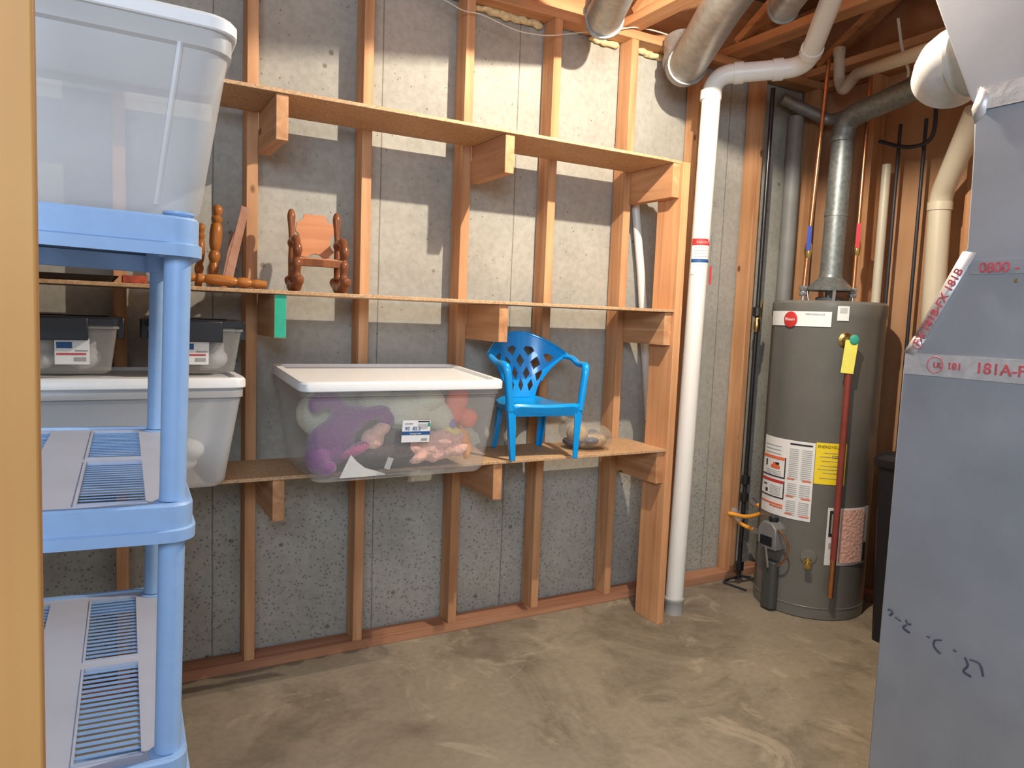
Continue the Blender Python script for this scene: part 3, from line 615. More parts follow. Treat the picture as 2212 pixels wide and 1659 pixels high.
# ------------------------------------------------------------ blue shelving rack
rack = thing('shelving_rack', 'pale blue plastic shelving rack standing in the left foreground', 'shelving', (-0.334, -1.440, 0.0), (0, math.radians(1.25), math.radians(-1.7)))
RW, RD = -0.91, 0.865   # extends left (X) and back (Y) from the near right corner
PX, PY = -0.036, 0.045  # post centre offset from the corner
def deck(z, ht=0.062):
    cx, cy = RW / 2, RD / 2
    m_, pl_, lv = deck_meshes(z, ht, cx, cy)
    d = obj('deck', m_, 'blue_plastic', rack, loc=(0, 0, z), angle=35)
    obj('deck_plate', pl_, 'deck_glare_plastic', d); 
    for q in lv: obj('louvre_panel', q, 'blue_plastic', d, smooth=False)
    return d
VX = (-0.176, -0.076)    # vent column nearest the right end, in rack coordinates
def deck_meshes(z, ht, cx, cy):
    m_ = MB(); pm = MB(); lv = []; W2 = -RW; D2 = RD
    o0 = rrect(W2, D2, 0.045, 0, cx=cx, cy=cy); 
    def L(i, zz, r=0.045): return rrect(W2 - 2 * i, D2 - 2 * i, max(r - i, 0.01), zz, cx=cx, cy=cy)
    # rim: stepped skirt
    m_.loft([L(0.012, -ht * 0.98), L(0.0, -ht), L(0.0, -ht * 0.70), L(0.005, -ht * 0.66), L(0.005, -0.004), L(0.008, 0), L(0.018, 0), L(0.020, -0.008)], False, False)
    m_.loft([L(0.014, -ht * 0.98), L(0.016, -0.02)], False, False)
    # deck plate with openings for the vents, laid as strips
    ys = [0.02, 0.055, 0.415, 0.455, 0.815, D2 - 0.02]
    cols = [(-0.74, -0.64), (-0.55, -0.45), (-0.365, -0.265), VX]
    x_edges = [RW + 0.018]
    for a, b in cols: x_edges += [a, b]
    x_edges.append(-0.018)
    zt, zb = -0.006, -0.014
    for k in range(0, len(x_edges), 2): pm.box(x_edges[k], x_edges[k + 1], 0.018, D2 - 0.018, zb, zt)
    for a, b in cols:
        for y0, y1 in ((0.018, ys[1]), (ys[2], ys[3]), (ys[4], D2 - 0.018)): pm.box(a, b, y0, y1, zb, zt)
        for y0, y1 in ((ys[1], ys[2]), (ys[3], ys[4])):
            # raised lip and louvre slats
            q_ = MB(); lv.append(q_)
            pm.box(a - 0.004, a, y0 - 0.004, y1 + 0.004, zt, zt + 0.003); pm.box(b, b + 0.003, y0 - 0.004, y1 + 0.004, zt, zt + 0.002)
            pm.box(a, b, y0 - 0.004, y0, zt, zt + 0.003); pm.box(a, b, y1, y1 + 0.004, zt, zt + 0.003)
            n_ = 18
            for i in range(n_):
                yy = y0 + (y1 - y0) * (i + 0.5) / n_; pw = (y1 - y0) / n_
                y_a, y_b = yy - pw * .42, yy + pw * .40
                q_.add([(a, y_a, zt - .001), (b, y_a, zt - .001), (b, y_b, zt - .005), (a, y_b, zt - .005),
                        (a, y_a, zt - .003), (b, y_a, zt - .003), (b, y_b, zt - .007), (a, y_b, zt - .007)],
                       [(0, 1, 2, 3), (7, 6, 5, 4), (0, 4, 5, 1), (2, 6, 7, 3), (0, 3, 7, 4), (1, 5, 6, 2)])
    # corner sockets
    for px in (PX, RW - PX):
        for py in (PY, RD - PY):
            m_.lathe([(0.030, -ht), (0.030, -0.004), (0.024, -0.002)], 20, (px, py, 0))
    return m_, pm, lv
DZ = (1.470, 1.008, 0.572, 0.130)
for i, z in enumerate(DZ): deck(z)
for px in (PX, RW - PX):
    for py in (PY, RD - PY):
        top = DZ[0] + 0.006
        for a, b in ((0, DZ[3] - 0.06), (DZ[3], DZ[2] - 0.060), (DZ[2], DZ[1] - 0.060), (DZ[1], DZ[0] - 0.060)):
            obj('post', MB().lathe([(0.0215, 0), (0.0205, 0.01), (0.0205, b - a)], 24), 'blue_plastic', rack, loc=(px, py, a - 0.0))
        obj('post_cap', MB().lathe([(0.020, 0), (0.024, 0.004), (0.024, 0.007), (0.016, 0.009)], 24), 'dark_plastic' if False else 'blue_plastic', rack, loc=(px, py, DZ[0] + 0.002))

# big tote on the rack
RM = Matrix.Translation((-0.334, -1.440, 0.0)) @ Matrix.Rotation(math.radians(-1.7), 4, 'Z') @ Matrix.Rotation(math.radians(1.25), 4, 'Y')
tt2 = tote('storage_tote', 'big frosted empty tote with white lid on top of the blue rack', tuple(RM @ Vector((-0.309, 0.232, 1.4705))), 0.615, 0.34, 0.700, 0.415, 0.308, body='frosted_plastic', lidh=0.014, rc=0.05, cat='storage bin', lip=0.014, rot=(0, math.radians(1.25), math.radians(-1.7)))
for fx, rr_ in ((-0.19, 0.003), (0.06, 0.003), (0.24, 0.005)):
    obj('rib', MB().tube([(fx, -0.172, 0.02), (fx * 1.12, -0.206, 0.27)], rr_, 6), 'frosted_plastic', tt2)

# ------------------------------------------------------------ ducts and pipes overhead
def duct(name, label, cat, pts, r, mat, seams=(), rad=0.12, hang=None):
    t = thing(name, label, cat, pts[0])
    o = Vector(pts[0]); path = [p - o for p in elbowed(pts, rad)]
    obj('pipe', MB().tube(path, r, 28), mat, t)
    for (k, w_) in seams:
        a = path[k]; b = path[k + 1] if k + 1 < len(path) else path[k - 1]; d = (b - a).normalized()
        obj('coupling', MB().tube([a, a + d * w_], r * 1.09 + 0.001, 28), mat, t)
    return t
duct('round_duct', 'round galvanised duct crossing above the blue toy chair', 'duct', [(1.330, -0.175, 2.605), (1.330, -0.175, 2.510), (0.58, -1.66, 2.507)], 0.070, 'galvanised', [(1, 0.012), (9, 0.015)], rad=0.06)
duct('round_duct', 'larger round galvanised duct ending beside the riser pipe bend', 'duct', [(1.840, -0.070, 2.585), (1.815, -0.120, 2.430), (1.528, -0.65, 2.482), (1.296, -1.14, 2.528), (1.10, -1.77, 2.530)], 0.078, 'galvanised', [(1, 0.02), (9, 0.015)], rad=0.07)
duct('round_duct', 'short pale round duct above the riser pipe', 'duct', [(1.86, -0.62, 2.552), (1.30, -1.50, 2.552)], 0.056, 'galvanised', [(0, 0.012)])
# radon riser
rp = thing('riser_pipe', 'thick white plastic riser pipe standing right of the shelves and bending over to the right', 'pipe', (1.852, -0.228, 0))
o = Vector((1.852, -0.228, 0)); T0 = Vector((1.878, -0.243, 2.400)); T1 = Vector((2.165, -0.485, 2.425)); T2 = Vector((1.90, -0.82, 2.56))
pth = [p - o for p in elbowed([o + Vector((0, 0, 0.05)), T0, T1, T2], 0.085, 10)]
obj('pipe', MB().tube(pth, 0.040, 32), 'white_pvc', rp)
def ringon(a, b, r, parent, mat='white_pvc', nm='coupling'):
    obj(nm, MB().tube([a, b], r, 28), mat, parent)
u01 = (T1 - T0).normalized(); u12 = (T2 - T1).normalized()
e1 = [p for p in pth if 2.2 < p.z][0:1]
ringon(Vector((0.0249, -0.0105, 2.295)) , Vector((0.0257, -0.0108, 2.335)), 0.0455, rp)
ringon(T0 - o + u01 * 0.085, T0 - o + u01 * 0.125, 0.0455, rp); ringon(T1 - o - u01 * 0.13, T1 - o - u01 * 0.09, 0.0455, rp)
ringon(T1 - o + u12 * 0.09, T1 - o + u12 * 0.125, 0.0455, rp)
obj('floor_coupling', MB().lathe([(0.043, 0), (0.043, 0.055), (0.046, 0.06), (0.046, 0.072), (0.042, 0.075)], 28), 'grey_pvc', rp, label='grey rubber coupling at the floor with glue smears')
stn = MB().cyl_patch((0.0165, -0.0068), 0.0412, 180, 300, 1.545, 1.700); stk = obj('label_sticker', stn, 'paper_white', rp, label='white warning label')
obj('print', MB().cyl_patch((0.0168, -0.007), 0.0425, 180, 300, 1.672, 1.700), 'print_red', stk)
obj('print', MB().cyl_patch((0.0165, -0.0068), 0.0425, 180, 300, 1.598, 1.612), 'print_blue', stk)
for z_ in (1.66, 1.648, 1.636, 1.624): obj('print', MB().cyl_patch((0.0165, -0.0068), 0.0425, 200, 280, z_, z_ + 0.003), 'paper_grey', stk)
text('RADON', 0.015, lambda x, y, d: Vector((0.0168 + 0.0438 * math.cos(math.radians(208) + x / 0.043), -0.007 + 0.0438 * math.sin(math.radians(208) + x / 0.043), 1.680 + y)), 'paper_white', stk)
mn = MB().tube([(0.012, -0.052, 1.72), (0.014, -0.054, 1.52)], 0.003, 8)
obj('manometer', MB().tube([(0.062, -0.036, 1.735), (0.062, -0.037, 1.535)], 0.0035, 8), 'steel', rp, label='slim clear gauge tube')
obj('gauge_fluid', MB().tube([(0.062, -0.0372, 1.585), (0.062, -0.0372, 1.505)], 0.0045, 8), 'valve_red', rp)

# leaning white conduit between wall and shelves
obj('conduit', MB().tube([(1.700, 0.055, 2.02), (1.775, 0.045, 1.56), (1.86, 0.03, 0.86)], 0.019, 18), 'white_pvc', label='white conduit leaning in the wall bay behind the shelf ends', cat='conduit')

# white drain line with trap overhead
duct('drain_pipe', 'slim cream drain line with a U trap above the water heater', 'pipe', [(2.740, -0.191, 2.700), (2.740, -0.206, 2.536), (2.720, -0.250, 2.482), (2.700, -0.303, 2.509), (2.660, -0.360, 2.521), (2.050, -1.139, 2.300)], 0.026, 'cream_pvc', [(0, 0.03)], rad=0.025)
# pipes on the right wall
X1 = 2.82
duct('drain_pipe', 'slim white vertical pipe right of the flue', 'pipe', [(2.84, -0.43, 0.0), (2.84, -0.43, 2.12)], 0.021, 'cream_pvc', [(1, 0.0)][:0])
duct('drain_pipe', 'thick cream pipe at the plenum edge with a bend at its top', 'pipe', [(2.800, -0.754, 0.954), (2.800, -0.730, 1.930), (2.600, -0.968, 2.213)], 0.046, 'cream_pvc', [(1, 0.035)], rad=0.06)
duct('vent_pipe', 'grey vertical pipe in the corner left of the water heater', 'pipe', [(2.735, 0.035, 0.04), (2.735, 0.035, 2.42)], 0.040, 'dull_pvc')
duct('drain_pipe', 'galvanised pipe running along the ceiling corner behind the flue', 'pipe', [(2.616, 0.030, 2.493), (2.840, -0.081, 2.391), (2.840, -0.291, 2.408)], 0.03, 'galvanised', rad=0.05)
for xx, lb in ((1931, 'thin dark cable run just right of the slim white pipe'), (1984, 'thin dark cable run in the middle of the right wall')):
    a = {1931: -0.475, 1984: -0.60}[xx]
    duct('dark_cable', lb, 'cable', [(2.852, a, 0.0), (2.852, a, 2.30)], 0.008, 'dark_cable')
obj('cable_loop', MB().tube(curve([(2.800, -0.409, 2.226), (2.800, -0.553, 2.174), (2.800, -0.660, 2.191), (2.800, -0.674, 2.309), (2.800, -0.651, 2.404)], 6), 0.009, 8), 'dark_cable', label='black cable looping under the ceiling at the right wall', cat='cable')
obj('cable_loop', MB().tube(curve([(2.500, -0.662, 2.640), (2.500, -0.695, 2.500), (2.500, -0.728, 2.416), (2.500, -0.728, 2.386)], 6), 0.006, 8), 'wire_white', label='thin white cable hanging above the flue', cat='cable')
obj('thin_wire', MB().tube(curve([(0.52, -0.02, 2.555), (0.705, -0.03, 2.511), (0.783, -0.03, 2.491), (0.863, -0.03, 2.493), (1.008, -0.03, 2.469), (1.094, -0.03, 2.470), (1.181, -0.03, 2.482), (1.34, -0.03, 2.528), (1.50, -0.03, 2.57)], 6), 0.0022, 6), 'wire_white', label='thin pale wire drooping along the top of the studs', cat='wire')
obj('thin_wire', MB().tube(curve([(1.513, -0.020, 2.575), (1.612, -0.020, 2.610), (1.741, -0.020, 2.620), (1.900, -0.020, 2.613)], 6), 0.003, 6), 'wire_white', label='thin pale wire stapled along the plate between the two ducts', cat='wire')

# ------------------------------------------------------------ water heater
HC = (2.57, -0.38); HR = 0.25; HT = 1.455
wh = thing('water_heater', 'tall grey tank water heater standing in the corner', 'water heater', (HC[0], HC[1], 0))
obj('tank', MB().lathe([(HR - 0.01, 0.0), (HR, 0.004), (HR, 0.05), (HR + 0.002, 0.052), (HR + 0.002, 0.056), (HR, 0.058), (HR, HT - 0.075), (HR + 0.003, HT - 0.070), (HR + 0.003, HT - 0.012), (HR - 0.006, HT), (0.12, HT + 0.004)], 72), 'heater_grey', wh)
def hp(name, a0, a1, z0, z1, mat, parent=wh, off=0.0012, label=None, r=None):
    return obj(name, MB().cyl_patch((0, 0), (r or HR) + off, a0, a1, z0, z1), mat, parent, label=label)
def htext(s, size, a0, z, mat, parent, off=0.004):
    rr0 = HR + off
    return text(s, size, lambda x, y, d: Vector((rr0 * math.cos(math.radians(a0) + x / rr0), rr0 * math.sin(math.radians(a0) + x / rr0), z + y)), mat, parent)
bd = hp('brand_band', 146, 221, 1.338, 1.405, 'paper_white', off=0.004, label='white brand band')
lg = obj('logo_disc', MB().lathe([(0.036, 0), (0.036, 0.003), (0.034, 0.004)], 36, M=Matrix.Rotation(-pi / 2, 3, 'Y')), 'print_red', bd, loc=(-(HR + 0.006) * math.cos(math.radians(2)), 0.0, 1.367), label='round red logo disc')
text('Rheem', 0.019, lambda x, y, d: Vector((-HR - 0.0115 - d, 0.027 - x, 1.362 + y)), 'paper_white', bd)
htext('PERFORMANCE', 0.012, 196, 1.388, 'print_grey', bd, 0.0065)
s_ = hp('label_sticker', 226, 237, 1.368, 1.432, 'paper_white', off=0.004, label='small white label near the top'); hp('print', 228, 235, 1.402, 1.426, 'paper_grey', s_, 0.0055)
kn = obj('relief_valve', MB().lathe([(0.033, 0), (0.033, 0.004), (0.020, 0.010), (0.016, 0.030), (0.012, 0.045), (0.002, 0.046)], 24, M=Matrix.Rotation(pi / 2, 3, 'Y').to_3x3()), 'brass', wh, loc=(HR * math.cos(math.radians(236)), HR * math.sin(math.radians(236)), 1.283), rot=(0, 0, math.radians(236)))
RP = (math.cos(math.radians(238)) * (HR + 0.036), math.sin(math.radians(238)) * (HR + 0.036))
obj('discharge_pipe', MB().tube([(RP[0], RP[1], 1.275), (RP[0], RP[1], 0.30)], 0.0145, 16), 'red_pipe', wh, label='dark red painted discharge pipe')
obj('discharge_end', MB().tube([(RP[0], RP[1], 0.30), (RP[0], RP[1], 0.125)], 0.013, 16), 'copper', wh, label='bare copper end of the discharge pipe')
tg = obj('hang_tag', MB().box(-0.026, 0.026, -0.001, 0.001, -0.145, 0.0), 'tag_yellow', wh, loc=(RP[0] - 0.012, RP[1] - 0.014, 1.285), rot=(math.radians(1), math.radians(4), math.radians(-42)), label='yellow hang tag')
obj('tag_tie', MB().ell((0, 0, 0), (0.020, 0.004, 0.022), 14), 'tag_green', tg, loc=(0.008, -0.004, 0.004), label='green tag tie')
# big instruction label and energy label
il = hp('instruction_label', 150, 215.5, 0.452, 0.815, 'paper_white', label='large white instruction label')
hp('print', 190, 213, 0.796, 0.803, 'print_black', il, 0.003)
for j, (z0, z1) in enumerate(((0.64, 0.78), (0.56, 0.62), (0.47, 0.54))):
    for a0, a1 in ((190, 200), (203, 213)):
        z_ = z0
        while z_ < z1: hp('print', a0, a1, z_, z_ + 0.0035, 'paper_grey', il, 0.003); z_ += 0.009
for z_ in (0.632, 0.550, 0.468): hp('print', 189, 197, z_ + 0.002, z_ + 0.008, 'print_orange', il, 0.003); hp('print', 205, 214, z_, z_ + 0.006, 'print_orange', il, 0.003)
for (z0, z1, ct) in ((0.630, 0.728, 'print_orange'), (0.533, 0.618, 'print_red')):
    w_ = hp('warning_panel', 151, 186.5, z0, z1, 'print_black', il, 0.003); hp('print', 151, 185.3, z0 + 0.006, z1, 'paper_white', w_, 0.0042)
    hp('print', 151, 185.3, z1 - 0.013, z1, ct, w_, 0.0056)
    if ct == 'print_orange':
        hp('print', 158, 160.5, z0 + 0.045, z0 + 0.075, 'print_black', w_, 0.0056); hp('print', 167, 180, z0 + 0.040, z0 + 0.056, 'print_orange', w_, 0.0056); hp('print', 170, 177, z0 + 0.056, z0 + 0.068, 'print_orange', w_, 0.0056); hp('print', 174, 179, z0 + 0.060, z0 + 0.070, 'print_black', w_, 0.007)
        for q in range(3): hp('print', 160, 182, z0 + 0.012 + q * 0.008, z0 + 0.015 + q * 0.008, 'paper_grey', w_, 0.0056)
    else:
        hp('print', 156, 162, z0 + 0.05, z0 + 0.056, 'print_black', w_, 0.0056); hp('print', 160, 164, z0 + 0.018, z0 + 0.034, 'print_black', w_, 0.0056)
        for q in range(6): hp('print', 168, 183, z0 + 0.014 + q * 0.008, z0 + 0.017 + q * 0.008, 'paper_grey', w_, 0.0056)
hp('print', 152, 186, 0.500, 0.507, 'print_orange', il, 0.003); hp('print', 168, 186, 0.489, 0.495, 'print_orange', il, 0.003)
for q in range(3): hp('print', 154, 180, 0.740 + q * 0.018, 0.743 + q * 0.018, 'paper_grey', il, 0.003)
el = hp('energy_label', 216, 246, 0.632, 0.820, 'yellow_paper', label='bright yellow energy label')
htext('ENERGYGUIDE', 0.0175, 217.5, 0.797, 'print_black', el, 0.0035)
for z_ in (0.775, 0.757, 0.738, 0.716, 0.700, 0.684, 0.660): hp('print', 219 + (z_ * 1000 % 7), 244, z_, z_ + 0.002, 'print_grey', el, 0.003)
htext('420', 0.02, 231, 0.752, 'print_black', el, 0.0035)
s3_ = hp('booklet_pouch', 232, 286, 0.262, 0.527, 'paper_white', label='white booklet pouch with dark pictures')
hp('print', 234, 242, 0.395, 0.515, 'print_black', s3_, 0.003); hp('print', 236, 240, 0.41, 0.50, 'print_grey', s3_, 0.0042)
hp('booklet', 246, 275, 0.275, 0.520, 'plush_pink', s3_, 0.006, label='pinkish folded booklet'); hp('print', 279, 284, 0.27, 0.36, 'print_black', s3_, 0.003)
hp('print', 235, 238, 0.34, 0.365, 'print_grey', s3_, 0.003)
# gas control, burner cover, drain
gv = obj('gas_control', MB().prism([(-0.055, 0.0), (-0.050, 0.10), (-0.020, 0.125), (0.030, 0.125), (0.055, 0.09), (0.055, 0.02), (0.02, 0.0)], 'x', -0.05, 0.03), 'vent_grey', wh, loc=(-HR - 0.012, 0.0, 0.300), bevel=0.006, label='grey gas control box')
obj('control_knob', MB().lathe([(0.022, 0), (0.022, 0.022), (0.018, 0.026), (0.002, 0.027)], 20), 'black_plastic', gv, loc=(-0.01, 0.0, 0.123))
obj('control_face', MB().box(-0.054, -0.048, -0.035, 0.035, 0.015, 0.060), 'black_plastic', gv, bevel=0.003)
obj('burner_cover', MB().loft([[(p.x * 1.0, p.y, z_) for p in rrect(0.05, 0.075, 0.02, 0)] for z_ in (0.0, 0.012, 0.20, 0.225)]), 'heater_dark', wh, loc=(-HR - 0.016, 0.0, 0.010), bevel=0.004, label='dark vertical burner cover strip')
obj('thermocouple_tube', MB().tube(curve([(-HR - 0.05, -0.04, 0.40), (-HR - 0.05, -0.085, 0.385), (-HR - 0.035, -0.105, 0.33), (-HR - 0.035, -0.090, 0.27), (-HR - 0.03, -0.045, 0.225)], 6), 0.0045, 8), 'copper', wh)
obj('thermocouple_tube', MB().tube([(-HR - 0.068, -0.005, 0.315), (-HR - 0.050, -0.010, 0.21)], 0.005, 8), 'steel', wh, label='shiny steel tube')
av = math.radians(216.5)
obj('drain_escutcheon', MB().lathe([(0.036, 0), (0.034, 0.004), (0.022, 0.006)], 24, M=Matrix.Rotation(pi / 2, 3, 'Y')), 'heater_grey', wh, loc=(HR * math.cos(av), HR * math.sin(av), 0.290), rot=(0, 0, av))
obj('drain_valve', MB().lathe([(0.014, 0), (0.018, 0.008), (0.018, 0.022), (0.012, 0.024), (0.015, 0.040), (0.015, 0.050), (0.010, 0.052)], 20, M=Matrix.Rotation(pi / 2, 3, 'Y')), 'brass', wh, loc=(HR * math.cos(av), HR * math.sin(av), 0.275), rot=(0, math.radians(20), av))
# draft hood and flue
fx, fy = -0.005, 0.0
obj('draft_hood', MB().lathe([(0.105, 0.0), (0.107, 0.006), (0.070, 0.045), (0.053, 0.062), (0.051, 0.075)], 36, (fx, fy, HT + 0.052)), 'flue_metal', wh, label='conical metal draft hood')
for a in (40, 130, 230, 320):
    obj('hood_leg', MB().bar((fx + 0.09 * math.cos(math.radians(a)), fy + 0.09 * math.sin(math.radians(a)), HT), (fx + 0.098 * math.cos(math.radians(a)), fy + 0.098 * math.sin(math.radians(a)), HT + 0.056), 0.014, 0.002), 'steel', wh)
obj('flue_collar', MB().lathe([(0.06, 0), (0.06, 0.018), (0.055, 0.02)], 30, (fx, fy, HT + 0.002)), 'heater_dark', wh)
fl = thing('flue_pipe', 'galvanised flue pipe rising from the water heater and bending right', 'flue', (HC[0] + fx, HC[1] + fy, HT + 0.118))
fo = Vector((HC[0] + fx, HC[1] + fy, HT + 0.118)); fp = elbowed([fo, (2.578, -0.38, 2.30), (2.53, -0.86, 2.36), (2.46, -1.50, 2.44)], 0.075, 5)
obj('pipe', MB().tube([p - fo for p in fp], 0.050, 30), 'flue_metal', fl)
for z_ in (0.28, 0.62): obj('pipe_seam', MB().tube([(0.004, 0, z_), (0.005, 0, z_ + 0.02)], 0.0525, 30), 'flue_metal', fl)
# water pipes
def watpipe(label, x0, y0, x1, y1, ztop, vz, vmat, zv_off):
    t = thing('water_pipe', label, 'pipe', (x0, y0, HT))
    obj('pipe', MB().tube([(0, 0, 0.055), (x1 - x0, y1 - y0, ztop - HT)], 0.0095, 14), 'copper', t)
    obj('nipple', MB().tube([(0, 0, 0.0), (0, 0, 0.03)], 0.008, 12), 'steel', t)
    obj('union_nut', MB().lathe([(0.016, 0.025), (0.019, 0.030), (0.019, 0.042), (0.015, 0.046), (0.017, 0.052), (0.020, 0.056), (0.020, 0.070), (0.012, 0.074)], 8, ), 'steel', t, label='dielectric union nut')
    f = (vz - HT) / (ztop - HT); vx, vy = (x1 - x0) * f, (y1 - y0) * f
    v = obj('ball_valve', MB().tube([(vx, vy, vz - HT - 0.035), (vx, vy, vz - HT - 0.018), (vx, vy, vz - HT), (vx, vy, vz - HT + 0.018), (vx, vy, vz - HT + 0.035)], [0.013, 0.017, 0.019, 0.017, 0.013], 12), 'brass', t)
    obj('valve_lever', MB().bar((vx - 0.022, vy - 0.018, vz - HT), (vx - 0.032, vy - 0.026, vz - HT + 0.11), 0.018, 0.006), vmat, v, label=('%s valve lever' % ('blue' if 'blue' in vmat else 'red')))
    return t
watpipe('cold water copper pipe with blue lever left of the flue', 2.445, -0.330, 2.495, -0.335, 2.56, 1.69, 'valve_blue', 0)
watpipe('hot water copper pipe with red lever right of the flue', 2.640, -0.450, 2.685, -0.42, 2.56, 1.71, 'valve_red', 0)
obj('pipe_rod', MB().tube([(2.845, -0.15, 0.0), (2.845, -0.15, 2.35)], 0.012, 12), 'black_iron', label='dark thin pipe between the cold water pipe and the flue', cat='pipe')
# gas line
gp = thing('gas_pipe', 'black iron gas pipe running down left of the water heater', 'gas pipe', (2.408, -0.085, 0.10))
obj('pipe', MB().tube([(0.004, 0, -0.06), (0.008, 0, 0.8), (0.012, 0, 2.38)], 0.011, 16), 'black_iron', gp)
obj('pipe', MB().tube([(0.045, 0.03, 0.5), (0.050, 0.03, 2.38)], 0.007, 16), 'black_iron', gp)
for z_ in (0.0, 0.36, 0.45, 1.30): obj('fitting', MB().lathe([(0.014, -0.025), (0.022, -0.020), (0.022, 0.020), (0.014, 0.025)], 12, (0.006, 0, z_)), 'black_iron', gp)
obj('shutoff_valve', MB().tube([(0.0, -0.01, 1.20), (0.0, -0.01, 1.22), (0.0, -0.01, 1.245), (0.0, -0.01, 1.27)], [0.012, 0.018, 0.018, 0.012], 12), 'brass', gp)
obj('valve_lever', MB().bar((-0.002, -0.032, 1.27), (0.004, -0.034, 1.36), 0.012, 0.005), 'brass', gp)
gf = thing('gas_hose', 'orange flexible gas hose looping left of the water heater', 'hose', (2.40, -0.11, 0.467))
go = Vector((2.40, -0.11, 0.467))
obj('hose', MB().tube([p - go for p in curve([(2.458, -0.110, 0.432), (2.461, -0.160, 0.418), (2.380, -0.220, 0.411), (2.263, -0.240, 0.414), (2.178, -0.220, 0.433), (2.271, -0.160, 0.387), (2.339, -0.160, 0.343), (2.346, -0.240, 0.336)], 7)], 0.0095, 12), 'gas_orange', gf)
obj('hose_nut', MB().tube([Vector((2.445, -0.100, 0.446)) - go, Vector((2.461, -0.120, 0.425)) - go], 0.016, 8), 'steel', gf)
obj('hose_nut', MB().tube([Vector((2.344, -0.230, 0.338)) - go, Vector((2.338, -0.280, 0.334)) - go], 0.013, 8), 'steel', gf)
obj('hose_tag', MB().add([Vector((2.209, -0.200, 0.450)) - go, Vector((2.240, -0.200, 0.451)) - go, Vector((2.307, -0.190, 0.382)) - go, Vector((2.270, -0.190, 0.368)) - go, Vector((2.233, -0.190, 0.399)) - go], [(0, 1, 2, 3, 4)]), 'tape_clear', gf, solid=0.001)
obj('power_cord', MB().tube(curve([(2.555, -0.040, 0.006), (2.484, -0.010, 0.006), (2.367, -0.033, 0.006), (2.362, -0.074, 0.006), (2.380, -0.172, 0.006)], 6), 0.005, 8), 'dark_cable', label='dark cord lying on the floor left of the water heater', cat='cord')

# ------------------------------------------------------------ brine tank
br = thing('brine_tank', 'black plastic tank standing between the water heater and the plenum', 'tank', (2.62, -1.02, 0))
obj('tub', MB().loft([rrect(0.33, 0.44, 0.03, 0), rrect(0.36, 0.50, 0.035, 0.76)]), 'black_plastic', br)
obj('lid', MB().loft([rrect(0.385, 0.53, 0.04, 0.76), rrect(0.39, 0.535, 0.04, 0.79), rrect(0.36, 0.50, 0.05, 0.812), rrect(0.25, 0.38, 0.05, 0.822)]), 'black_plastic', br)

# ------------------------------------------------------------ furnace plenum and trunk duct
XF = 1.20
YC = -1.657      # far edge of the cabinet
pl = thing('furnace_plenum', 'tall sheet metal furnace cabinet and plenum filling the right edge', 'furnace', (XF, -2.0, 0))
def Y(y): return y + 2.0
obj('cabinet', MB().prism([(Y(YC), 0.0), (Y(YC), 1.258), (Y(-2.60), 1.258), (Y(-2.60), 0.0)], 'x', 0.0, 0.55), 'sheet_metal', pl, bevel=0.004)
tr = [(Y(YC), 1.263), (Y(-1.679), 1.320), (Y(-1.7785), 1.521), (Y(-1.7726), 1.729), (Y(-1.766), 1.826), (Y(-2.45), 1.834), (Y(-2.45), 1.58), (Y(-2.60), 1.263)]
obj('transition', MB().prism(tr, 'x', 0.0, 0.55), 'sheet_metal', pl, bevel=0.004)
tk = [(Y(-1.762), 1.830), (Y(-1.654), 2.089), (Y(-1.512), 2.43), (Y(-2.60), 2.43), (Y(-2.60), 1.84)]
obj('trunk', MB().prism(tk, 'x', -0.004, 0.55), 'sheet_metal', pl, bevel=0.004)
tp = obj('foil_tape', MB().box(-0.0025, 0.0, Y(-1.661), Y(-2.55), 1.236, 1.285), 'foil_tape', pl, label='foil tape strip with red print')
def ft(s, size, y0, z0, dy=-1.0, dz=0.0, mat='tape_red', off=-0.0035, parent=None, bold=0.0004):
    # lettering on the face looking towards -X: reading direction runs towards -Y
    L_ = math.hypot(dy, dz); ux = (dy / L_, dz / L_); uy = (ux[1], -ux[0])
    return text(s, size, lambda x, y, d: Vector((off - d, Y(y0) + ux[0] * x + uy[0] * y, z0 + ux[1] * x + uy[1] * y)), mat, parent or pl, bold=bold)
ft('181A-P', 0.034, -1.823, 1.2505, parent=tp); ft('UL', 0.018, -1.731, 1.255, parent=tp); ft('181', 0.022, -1.762, 1.254, parent=tp)
def ring(y0, z0, r, parent):
    obj('print', MB().tube([(-0.0036, Y(y0) + r * math.cos(a * pi / 12), z0 + r * math.sin(a * pi / 12)) for a in range(25)], 0.001, 6, cap=False), 'tape_red', parent)
ring(-1.735, 1.2615, 0.018, tp)
tape2 = MB()
ed = [(YC, 1.285), (-1.679, 1.324), (-1.7725, 1.513)]
for i in range(len(ed) - 1):
    (ya, za), (yb_, zb_) = ed[i], ed[i + 1]
    tape2.add([(-0.0022, Y(ya), za), (-0.0022, Y(yb_), zb_), (-0.0022, Y(yb_) - 0.030, zb_ - 0.004), (-0.0022, Y(ya) - 0.026, za - 0.006)], [(0, 1, 2, 3)])
tp2 = obj('foil_tape', tape2, 'foil_tape', pl, solid=0.001, label='crinkled foil tape along the sloping edge')
ft('FX 181B-FX 181B', 0.026, -1.694, 1.300, dy=-0.445, dz=0.9, parent=tp2, off=-0.0040)
ring(-1.690, 1.306, 0.011, tp2)
tp3 = obj('foil_tape', MB().box(-0.0018, 0, Y(-1.79), Y(-2.42), 1.462, 1.492), 'sheet_metal', pl, label='dull tape strip across the transition')
ft('0800 - 181', 0.031, -1.811, 1.4655, parent=tp3, off=-0.0030)
obj('foil_tape', MB().box(-0.0055, -0.004, Y(-1.772), Y(-2.45), 1.810, 1.858), 'foil_tape', pl, label='foil tape under the trunk duct')
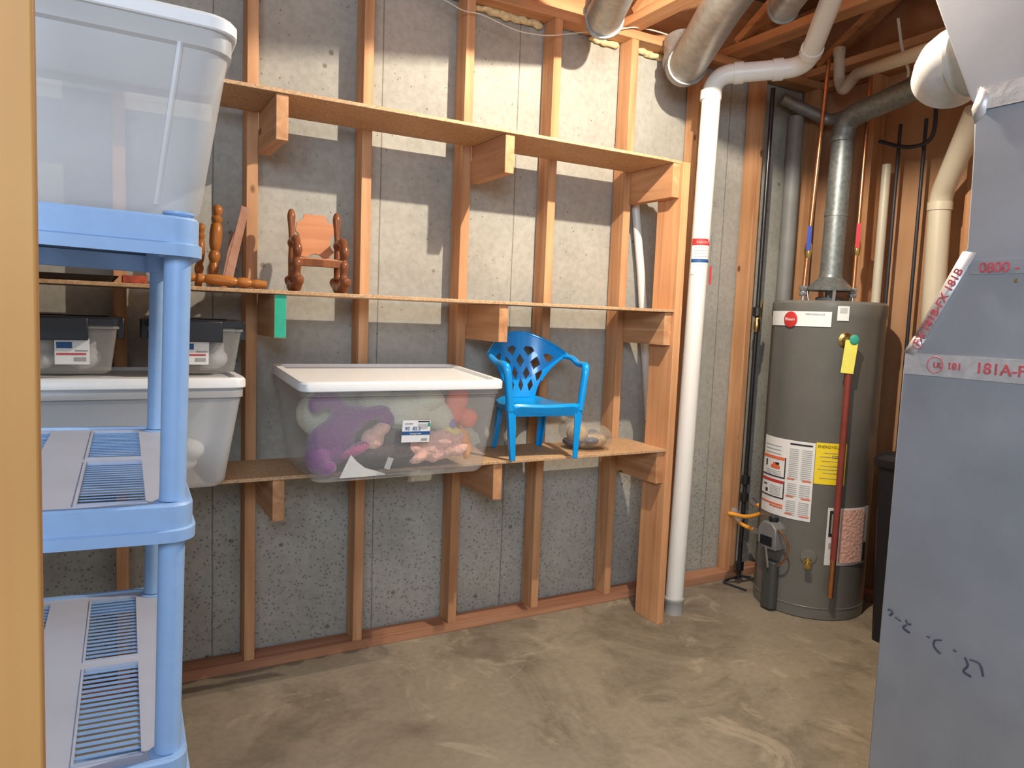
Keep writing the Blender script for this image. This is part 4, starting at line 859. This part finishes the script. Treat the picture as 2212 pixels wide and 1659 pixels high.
obj('seam_flap', MB().add([(-0.008, Y(-1.766), 1.815), (-0.010, Y(-1.782), 1.858), (-0.008, Y(-1.800), 1.838), (-0.009, Y(-1.797), 1.800), (-0.007, Y(-1.775), 1.782)], [(0, 1, 2, 3, 4)]), 'foil_tape', pl, solid=0.0015)
obj('screw', MB().lathe([(0.0035, 0), (0.0035, 0.002), (0.001, 0.003)], 10, M=Matrix.Rotation(-pi / 2, 3, 'Y')), 'brass', pl, loc=(-0.001, Y(-1.887), 1.4475))
# handwritten marker strokes
SK = [[(-1.674, 0.666), (-1.681, 0.669), (-1.686, 0.662), (-1.679, 0.654)], [(-1.694, 0.656), (-1.708, 0.652)], [(-1.720, 0.659), (-1.726, 0.651), (-1.733, 0.654)], [(-1.722, 0.647), (-1.715, 0.638), (-1.726, 0.633), (-1.732, 0.632)],
      [(-1.773, 0.641), (-1.779, 0.640)], [(-1.806, 0.645), (-1.791, 0.638), (-1.791, 0.623), (-1.806, 0.613)], [(-1.834, 0.635), (-1.840, 0.633)], [(-1.859, 0.628), (-1.867, 0.613), (-1.859, 0.596), (-1.876, 0.591)], [(-1.870, 0.628), (-1.891, 0.627), (-1.900, 0.603)]]
for q in SK: obj('pen_mark', MB().tube([(-0.0002, Y(p[0]), p[1]) for p in (curve([(c[0], c[1], 0) for c in q], 4) if len(q) > 2 else q)], 0.0026, 6), 'marker_ink', pl)
tc_ = Vector((1.330, -1.660, 1.975)) - Vector((XF, -2.0, 0))
el_ = obj('takeoff_elbow', MB().tube([tc_ + p for p in elbowed([(0, -0.10, 0.0), (0.0, 0.030, 0.0), (0.05, 0.07, -0.02)], 0.03, 3)], 0.080, 36), 'takeoff_metal', pl, label='pale round duct elbow behind the trunk')
obj('collar', MB().tube([tc_ + Vector((0, -0.005, 0.0)), tc_ + Vector((0, 0.004, 0.0))], 0.086, 36), 'takeoff_metal', el_)

# lamp holder of the bare bulb between the trusses
lp = thing('bulb_holder', 'bare bulb in a porcelain holder on the ceiling', 'lamp', (BULB[0], BULB[1], BULB[2] + 0.022))
obj('holder', MB().lathe([(0.02, 0.06), (0.028, 0.07), (0.05, 0.10), (0.055, 0.112), (0.01, 0.113)], 24), 'grey_lid_white', lp)
obj('bulb', MB().lathe([(0.004, 0.0), (0.015, 0.004), (0.020, 0.02), (0.018, 0.035), (0.012, 0.055), (0.012, 0.075)], 24), 'bulb_glass', lp)
obj('strap_block', MB().box(-0.088, 0.40, -0.045, 0.045, 0.116, 0.15), 'pine_x', lp)
